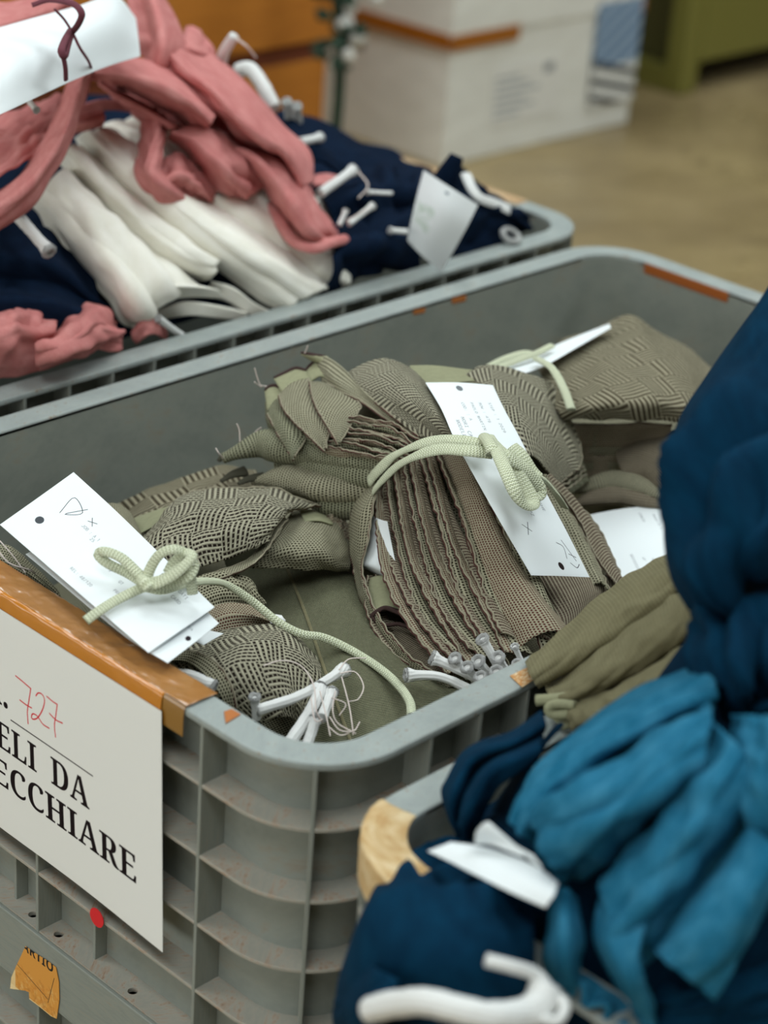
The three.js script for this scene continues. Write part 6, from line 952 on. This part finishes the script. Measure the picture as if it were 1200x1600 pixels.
  // right sleeve with the rolled end
  cloth('cloth_fold', t, B.pink, [
    [[0.651, 0.7229, -0.8392], [0.6597, 0.7126, -0.8064], [0.6598, 0.695, -0.7743], [0.6597, 0.6756, -0.7474], [0.6696, 0.6529, -0.731], [0.6919, 0.6362, -0.7279]],
    [[0.6232, 0.7435, -0.7932], [0.6308, 0.7366, -0.7604], [0.6399, 0.7179, -0.737], [0.6434, 0.6954, -0.7132], [0.6582, 0.6698, -0.7001], [0.6891, 0.6499, -0.7078]],
    [[0.6586, 0.7358, -0.8065], [0.6676, 0.7296, -0.7747], [0.6754, 0.7114, -0.7514], [0.6758, 0.6892, -0.727], [0.6851, 0.6666, -0.711], [0.7073, 0.6479, -0.7124]],
    [[0.7197, 0.7183, -0.8357], [0.7187, 0.7129, -0.7946], [0.7155, 0.697, -0.7653], [0.715, 0.677, -0.7449], [0.7201, 0.6585, -0.7285], [0.734, 0.642, -0.7251]]], o(24, 0.003));
  mesh('rolled_hem', cord([[0.6677, 0.6784, -0.7716], [0.6512, 0.6677, -0.7377], [0.6477, 0.6566, -0.713], [0.6595, 0.6522, -0.6952], [0.6902, 0.6527, -0.6972], [0.7132, 0.6502, -0.7006]], 0.0066, { seg: 40, sides: 12, flat: 0.8 }), B.pink, t);
  cloth('cloth_fold', t, B.pink, [[[0.7847, 0.6757, -0.8278], [0.8044, 0.6748, -0.827], [0.8316, 0.6655, -0.8329]], [[0.767, 0.6725, -0.8091], [0.7899, 0.6683, -0.8094], [0.8204, 0.6604, -0.819]]], { nu: 12, nv: 8, thick: 0.003 });
  cloth('cloth_fold', t, B.pink, [[[0.709, 0.8276, -0.9699], [0.7196, 0.8269, -0.9602], [0.7204, 0.8112, -0.9384]], [[0.6489, 0.8276, -0.9052], [0.6661, 0.8234, -0.8982], [0.7076, 0.8071, -0.9149]], [[0.6606, 0.8078, -0.9073], [0.6795, 0.8043, -0.9021], [0.7215, 0.7898, -0.9223]]], { nu: 20, nv: 16, thick: 0.003, bend: wrinkle(0.004, 2, 2, 3) });
  cloth('cloth_fold', t, B.pink, [[[0.4004, 0.8994, -0.9618], [0.429, 0.895, -0.9358], [0.4826, 0.8909, -0.9427], [0.5606, 0.8852, -0.9782]], [[0.3406, 0.8919, -0.8777], [0.3737, 0.8903, -0.8604], [0.4216, 0.8896, -0.8725], [0.5032, 0.8875, -0.9155]], [[0.3753, 0.8444, -0.9284], [0.4254, 0.8402, -0.9321], [0.4926, 0.8431, -0.9563], [0.5596, 0.8442, -0.9767]]], { nu: 30, nv: 20, thick: 0.003, bend: wrinkle(0.006, 2, 2, 5) });
  yarnEnd(t, [0.3242, 0.8442, -0.7366], [0.3448, 0.8481, -0.7911], 0.003, null, 1.1);
}
{
  const t = thing('pink_cloth', 'crumpled dusty pink cloth at the near left rim of the far crate', 'cloth');
  const o = (s, a = 0.004) => ({ nu: 60, nv: 50, thick: 0.003, bend: drape(a * 2.6, 2.2, s, { slant: 1.1 }) });
  cloth('cloth_fold', t, B.pink, [
    [[0.2631, 0.6427, -0.7666], [0.2995, 0.6462, -0.7592], [0.3141, 0.6511, -0.7612], [0.326, 0.6358, -0.7565], [0.335, 0.6433, -0.7476], [0.3457, 0.6254, -0.7453]],
    [[0.211, 0.6664, -0.6926], [0.2496, 0.6645, -0.6909], [0.2607, 0.67, -0.6858], [0.2832, 0.6539, -0.6962], [0.2965, 0.6559, -0.6926], [0.3238, 0.6328, -0.7124]],
    [[0.1963, 0.6542, -0.6724], [0.2373, 0.6518, -0.6694], [0.2603, 0.6508, -0.6756], [0.2791, 0.6464, -0.6758], [0.3022, 0.6382, -0.6842], [0.3297, 0.6227, -0.7019]],
    [[0.2092, 0.6089, -0.6921], [0.2495, 0.6058, -0.6869], [0.2713, 0.6053, -0.686], [0.2948, 0.6059, -0.6868], [0.3187, 0.6064, -0.6877], [0.3425, 0.604, -0.6981]]], o(4, 0.005));
  cloth('cloth_fold', t, B.pink, [
    [[0.3176, 0.6157, -0.7116], [0.3288, 0.6307, -0.7089], [0.3513, 0.6419, -0.7146], [0.3811, 0.6429, -0.725], [0.3962, 0.6321, -0.7204], [0.4085, 0.6156, -0.7202]],
    [[0.273, 0.6374, -0.6677], [0.2869, 0.6492, -0.6514], [0.3132, 0.6559, -0.6559], [0.3422, 0.6541, -0.668], [0.3677, 0.6384, -0.678], [0.3927, 0.6185, -0.6947]],
    [[0.2646, 0.6381, -0.6617], [0.2756, 0.6434, -0.6417], [0.3037, 0.6445, -0.6437], [0.3385, 0.6401, -0.6583], [0.3694, 0.6279, -0.674], [0.3978, 0.6104, -0.6948]],
    [[0.2852, 0.6032, -0.6822], [0.302, 0.6094, -0.671], [0.3276, 0.6126, -0.669], [0.3577, 0.61, -0.6791], [0.3827, 0.6038, -0.6901], [0.399, 0.5981, -0.7021]]], o(8, 0.006));
  cloth('cloth_fold', t, B.pink, [[[0.4173, 0.6079, -0.7054], [0.4235, 0.6232, -0.6962], [0.4404, 0.6217, -0.6934], [0.4592, 0.6041, -0.698]], [[0.4208, 0.5942, -0.7023], [0.4238, 0.6079, -0.6901], [0.4377, 0.6072, -0.6887], [0.4594, 0.5921, -0.6979]]], { nu: 20, nv: 12, thick: 0.003, bend: wrinkle(0.004, 3, 1, 3) });
  yarnEnd(t, [0.4392, 0.6234, -0.6889], [0.476, 0.5943, -0.6943], 0.004, null, 1.05);
}
{ // navy bundles at the right
  const t = thing('navy_bundle', 'navy bundle with white cotton ends beside the tag in the far crate', 'bundle');
  cloth('cloth_panel', t, B.navy, [
    [[0.6786, 0.5865, -0.7], [0.7257, 0.5976, -0.7038], [0.7809, 0.5974, -0.7033], [0.8401, 0.5911, -0.7093]],
    [[0.6862, 0.639, -0.6919], [0.7244, 0.6461, -0.6916], [0.77, 0.6459, -0.6921], [0.8223, 0.6365, -0.6969]],
    [[0.7414, 0.6485, -0.7495], [0.7692, 0.6541, -0.7374], [0.8151, 0.6495, -0.7367], [0.871, 0.6408, -0.744]],
    [[0.7405, 0.668, -0.7604], [0.7738, 0.6813, -0.7495], [0.8231, 0.6815, -0.7527], [0.8853, 0.6633, -0.7652]],
    [[0.8154, 0.646, -0.8469], [0.8706, 0.6548, -0.8503], [0.9237, 0.6531, -0.8491], [0.9814, 0.6398, -0.8497]]], { nu: 44, nv: 44, thick: 0.003, bend: drape(0.02, 3, 27, { slant: 1.5, warp: 0.9 }) });
  cloth('cloth_panel', t, B.navy, [
    [[0.873, 0.5834, -0.699], [0.933, 0.5892, -0.7042], [0.9997, 0.5893, -0.713], [1.0694, 0.5836, -0.7341]],
    [[0.8818, 0.6349, -0.7027], [0.9296, 0.6377, -0.7016], [0.9786, 0.6278, -0.7041], [1.047, 0.6024, -0.7202]],
    [[0.9102, 0.6574, -0.7419], [0.9265, 0.6599, -0.7216], [0.9649, 0.6443, -0.7192], [1.0256, 0.6161, -0.729]],
    [[0.973, 0.6426, -0.7991], [0.9465, 0.6827, -0.7631], [0.953, 0.6759, -0.755], [0.9877, 0.64, -0.7548]]], { nu: 40, nv: 36, thick: 0.003, bend: drape(0.015, 2.5, 37, { slant: 1, warp: 0.9 }) });
  mesh('cloth_tip', cord([[0.9102, 0.6574, -0.7419], [0.9093, 0.6792, -0.7332], [0.9108, 0.6982, -0.7266], [0.9131, 0.705, -0.7254]], (q) => 0.02 - 0.012 * q, { seg: 20, sides: 14 }), B.navy, t);
  mesh('cotton_tape', cord([[0.9469, 0.6735, -0.7388], [0.9331, 0.6644, -0.715], [0.9357, 0.6558, -0.7023], [0.9674, 0.6427, -0.706], [0.9857, 0.6332, -0.6999]], 0.0065, { seg: 30, sides: 10, flat: 0.4 }), yarnM, t);
  const tor = new THREE.TorusGeometry(0.0105, 0.0035, 8, 20); tor.rotateX(-1.1); tor.translate(...[0.9721, 0.609, -0.6829]); mesh('cotton_ring', tor, yarnM, t);
  for (const [a, b, r] of [[[0.7853, 0.6988, -0.7657], [0.7252, 0.6853, -0.7561], .0058], [[0.7625, 0.6763, -0.7104], [0.7231, 0.6641, -0.7068], .0036], [[0.7675, 0.6542, -0.6855], [0.787, 0.651, -0.6784], .0034], [[0.7219, 0.6776, -0.7117], [0.7096, 0.6649, -0.7081], .003], [[0.766, 0.6886, -0.7221], [0.7951, 0.6843, -0.7133], .0026]]) yarnEnd(t, a, b, r, null, 1.25);
  for (const p of [[[0.7809, 0.7013, -0.7533], [0.7699, 0.6941, -0.7265], [0.7499, 0.6846, -0.7206]], [[0.7535, 0.6803, -0.7019], [0.7209, 0.6799, -0.691], [0.7101, 0.6723, -0.6993]]]) thread(t, p, 0.0009);
}
{
  const t = thing('navy_bundle', 'navy bundle at the far rim, right of the pink cloth', 'bundle');
  cloth('cloth_panel', t, B.navy, [
    [[0.812, 0.6958, -0.957], [0.8343, 0.7144, -0.9465], [0.8487, 0.7157, -0.9419], [0.8624, 0.6939, -0.9327], [0.8879, 0.6723, -0.9243]],
    [[0.7658, 0.6983, -0.8846], [0.7867, 0.7161, -0.8758], [0.8086, 0.7137, -0.8718], [0.8395, 0.69, -0.87], [0.8746, 0.6643, -0.8714]],
    [[0.7644, 0.6774, -0.8492], [0.7854, 0.6899, -0.8456], [0.8068, 0.6875, -0.8411], [0.8376, 0.6698, -0.8448], [0.8725, 0.6463, -0.8514]]], { nu: 36, nv: 28, thick: 0.003, bend: wrinkle(0.005, 3, 2, 4) });
  for (const [a, b] of [[[0.809, 0.7401, -0.9034], [0.8225, 0.717, -0.9118]], [[0.8163, 0.7361, -0.8935], [0.8299, 0.7138, -0.9041]], [[0.8257, 0.7057, -0.8622], [0.7817, 0.7104, -0.8506]]]) yarnEnd(t, a, b, 0.0055, null, 1.1);
}
{
  const t = thing('cotton_cord', 'white cotton cords sticking up behind the pink cloth', 'cord');
  mesh('cord_strand', cord([[0.7144, 0.7969, -0.9145], [0.7109, 0.8142, -0.9039], [0.7123, 0.8325, -0.8914]], (q) => 0.0068 - 0.001 * q, { seg: 20, sides: 10 }), yarnM, t);
  mesh('cord_strand', cord([[0.7655, 0.775, -0.9413], [0.7681, 0.78, -0.9247], [0.7646, 0.7726, -0.9041], [0.7589, 0.7612, -0.8831], [0.7568, 0.7486, -0.8693]], 0.0085, { seg: 30, sides: 12, wob: 0.1 }), yarnM, t);
  thread(t, [[0.7103, 0.8318, -0.8892], [0.7137, 0.8251, -0.8725], [0.7313, 0.8093, -0.8751]], 0.0014);
}
paperTag('white tag with a green stain standing among the navy cloth, far crate', [
  [[0.8165, 0.714, -0.6874], [0.8078, 0.691, -0.6857], [0.8002, 0.6646, -0.6845], [0.7973, 0.6361, -0.6868]],
  [[0.8283, 0.7005, -0.6562], [0.8164, 0.6774, -0.6542], [0.8109, 0.6502, -0.6597], [0.81, 0.6184, -0.6713]],
  [[0.8506, 0.6828, -0.6331], [0.8397, 0.6586, -0.6368], [0.8357, 0.6305, -0.6484], [0.8317, 0.6, -0.662]]], canvasTex(400, 600, (c, w, h) => { c.fillStyle = '#eef2f4'; c.fillRect(0, 0, w, h); for (let i = 0; i < 60; i++) { c.fillStyle = 'rgba(150,185,150,0.07)'; c.beginPath(); c.ellipse(rr(10, 140), rr(250, 430), rr(8, 34), rr(10, 44), rr(0, 3), 0, 7); c.fill(); } c.fillStyle = '#84909a'; c.beginPath(); c.ellipse(190, 60, 15, 12, 0, 0, 7); c.fill(); }), { nu: 24, nv: 20 });
paperTag('big white card tag on top of the pink cloth with a maroon bow', [
  [[0.2818, 0.9049, -0.794], [0.3626, 0.9099, -0.8039], [0.4415, 0.9097, -0.826], [0.5314, 0.8995, -0.8771], [0.5704, 0.8694, -0.8907]],
  [[0.2221, 0.8904, -0.7103], [0.2878, 0.9029, -0.7136], [0.3731, 0.9075, -0.7434], [0.4545, 0.9006, -0.7869], [0.5225, 0.8685, -0.8283]],
  [[0.1879, 0.8584, -0.6727], [0.2486, 0.8703, -0.6756], [0.3297, 0.876, -0.7018], [0.4108, 0.8721, -0.742], [0.5018, 0.8577, -0.7999]]], tagTexture(10), { nu: 40, nv: 20, thick: 0.0007 });
{
  const t = thing('string_bow', 'maroon string bow tied on the big white card tag', 'string'); const m = std({ color: 0x6a3540, roughness: 0.9 });
  const c = (p, r) => mesh('string_strand', cord(p, r, { seg: 40, sides: 8, flat: 0.7 }), m, t);
  c([[0.3398, 0.9234, -0.7025], [0.3336, 0.9347, -0.6861], [0.3322, 0.9458, -0.6789], [0.333, 0.9516, -0.6892], [0.3334, 0.9515, -0.7066], [0.3338, 0.9476, -0.7309], [0.3225, 0.9423, -0.7402]], 0.0034);
  c([[0.3398, 0.9234, -0.7025], [0.3319, 0.9357, -0.7047], [0.325, 0.9448, -0.7099]], 0.0017);
  c([[0.3387, 0.9244, -0.704], [0.3146, 0.9243, -0.6804], [0.3001, 0.9186, -0.6673], [0.3048, 0.9132, -0.6678], [0.3186, 0.919, -0.6809], [0.3366, 0.9221, -0.6994]], 0.0036);
  c([[0.3089, 0.913, -0.6768], [0.3096, 0.9013, -0.6739], [0.3131, 0.8882, -0.6775]], 0.0026);
  c([[0.3393, 0.9226, -0.701], [0.3437, 0.9095, -0.6961], [0.3704, 0.8892, -0.7175], [0.3911, 0.8716, -0.7368]], 0.0017);
}

// ================================================================ boxes and machine behind
{
  const kraft = std({ map: dataTex(256, 256, (u, v) => mixc(hex(0xb06a1c), hex(0xc57d28), 0.5 + fbm(u, v * 3, 8, 3)), true), roughness: 0.85 });
  const t = thing('cardboard_box', 'big orange brown cardboard box behind the far crate', 'box', [1.83, 0, -2.64]);
  mesh('box_body', box(0.8, 0.30, 0.74, 0, 0.15, 0, 0.006), kraft, t);
  mesh('box_lid', box(0.82, 0.4, 0.76, 0, 0.54, 0, 0.006), kraft, t);
  mesh('box_waist', box(0.79, 0.04, 0.73, 0, 0.32, 0), std({ color: 0x6d3418, roughness: 0.8 }), t);
}
{
  const white = std({ map: dataTex(256, 256, (u, v) => mixc(hex(0xdedcd4), hex(0xecebe4), 0.5 + fbm(u, v, 6, 13)), true), roughness: 0.85 });
  const t = thing('white_carton', 'white carton with brown tape and striped label standing on the floor', 'box', [2.604, 0, -2.258]);
  mesh('carton_body', box(0.675, 0.29, 0.5, 0.3375, 0.145, -0.25, 0.005), white, t);
  mesh('carton_lid', box(0.685, 0.3, 0.51, 0.3375, 0.44, -0.25, 0.005), white, t);
  const tp = std({ color: 0xa2601c, roughness: 0.4 });
  for (const g of [box(0.005, 0.034, 0.5, -0.006, 0.285, -0.25), box(0.225, 0.034, 0.005, 0.107, 0.285, 0.006), box(0.13, 0.034, 0.005, 0.615, 0.295, 0.006)]) mesh('tape_strip', g, tp, t);
  const lab = canvasTex(256, 384, (c, w, h) => { c.fillStyle = '#e4e4e0'; c.fillRect(0, 0, w, h); c.save(); c.beginPath(); c.rect(0, 0, w, h * 0.62); c.clip(); c.fillStyle = '#9fb3c8'; c.fillRect(0, 0, w, h); c.strokeStyle = '#4f7299'; c.lineWidth = 26; for (let i = -3; i < 9; i++) { c.beginPath(); c.moveTo(-20, i * 64 + 90); c.lineTo(w + 20, i * 64 - 90); c.stroke(); } c.restore(); c.strokeStyle = '#33353a'; c.lineWidth = 26; for (let i = 0; i < 4; i++) { c.beginPath(); c.moveTo(-10, h * 0.62 + i * 62 - 20); c.lineTo(w + 10, h * 0.62 + i * 62 + 50); c.stroke(); } });
  mesh('striped_label', box(0.17, 0.25, 0.002, 0.585, 0.19, 0.0085), std({ map: lab, roughness: 0.6 }), t);
  const txt = canvasTex(256, 160, (c, w, h) => { c.fillStyle = '#e4e2dc'; c.fillRect(0, 0, w, h); c.fillStyle = '#a7acb0'; for (let i = 0; i < 6; i++) c.fillRect(10, 30 + i * 20, 90 + (i * 37) % 90, 9); c.fillStyle = '#7d8288'; c.fillRect(190, 16, 34, 24); });
  mesh('address_label', box(0.24, 0.14, 0.002, 0.27, 0.14, 0.0015), std({ map: txt, roughness: 0.7 }), t);
  const mk = mesh('printed_mark', box(0.002, 0.03, 0.1, -0.0015, 0.225, -0.32), std({ color: 0x55585c, roughness: 0.8 }), t);
}
{
  const leafM = std({ color: 0x1d3626, roughness: 0.8 }), flM = std({ color: 0xd9d8d2, roughness: 0.8 });
  const t = thing('garland', 'dark green garland with white blossoms hanging between the two boxes', 'garland', [2.03, 0, -2.06]);
  const lg = [], fg = [];
  for (let i = 0; i < 90; i++) { const g = new THREE.SphereGeometry(0.02, 7, 5); g.scale(1, 0.35, 0.6); g.rotateY(rr(0, 6)); g.rotateZ(rr(-1, 1)); g.translate(rr(-0.035, 0.035), rr(0.36, 0.8), rr(-0.06, 0.06)); lg.push(g); }
  for (let i = 0; i < 16; i++) { const g = new THREE.IcosahedronGeometry(0.014, 1); g.translate(rr(-0.03, 0.04) + 0.02, rr(0.38, 0.8), rr(0.02, 0.07)); fg.push(g); }
  mesh('stem', cord([[0, 0, 0], [0.02, 0.3, 0.01], [0, 0.6, 0], [0.01, 0.82, 0]], 0.012, { seg: 20, sides: 8 }), leafM, t);
  const f = mesh('foliage', merge(lg), leafM, t); f.userData.kind = 'stuff'; const b = mesh('blossoms', merge(fg), flM, t); b.userData.kind = 'stuff';
}
{
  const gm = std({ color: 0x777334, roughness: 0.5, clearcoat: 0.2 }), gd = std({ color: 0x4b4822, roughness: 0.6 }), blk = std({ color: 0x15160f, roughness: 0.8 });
  const t = thing('machine', 'olive green machine with a splayed foot at the upper right', 'machine', [3.6, 0, -2.34]);
  mesh('front_panel', box(1.5, 0.7, 0.03, 0.82, 0.43, -0.012, 0.006), gm, t);
  mesh('foot_post', box(0.07, 0.5, 0.06, 0.035, 0.25, -0.03, 0.008), gm, t);
  mesh('side_frame', merge([box(0.05, 0.78, 0.05, 0.03, 0.39, -0.5), box(0.05, 0.06, 0.5, 0.03, 0.03, -0.27), box(0.03, 0.7, 0.18, 0.03, 0.4, -0.4)]), gm, t);
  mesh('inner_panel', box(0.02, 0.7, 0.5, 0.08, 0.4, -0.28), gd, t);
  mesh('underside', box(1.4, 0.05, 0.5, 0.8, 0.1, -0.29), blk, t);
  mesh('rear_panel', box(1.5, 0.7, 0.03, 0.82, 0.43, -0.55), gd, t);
}
{
  const h = new THREE.TorusGeometry(0.1, 0.02, 12, 40); h.rotateY(0.7); h.scale(0.85, 1.25, 0.85); h.translate(3.5, 0.37, -2.46);
  const m = mesh('hose', h, std({ color: 0xb7a993, roughness: 0.6 })); tag(m, 'cream coloured hose loop hanging on the green machine', 'hose');
}

renderer.render(scene, camera);
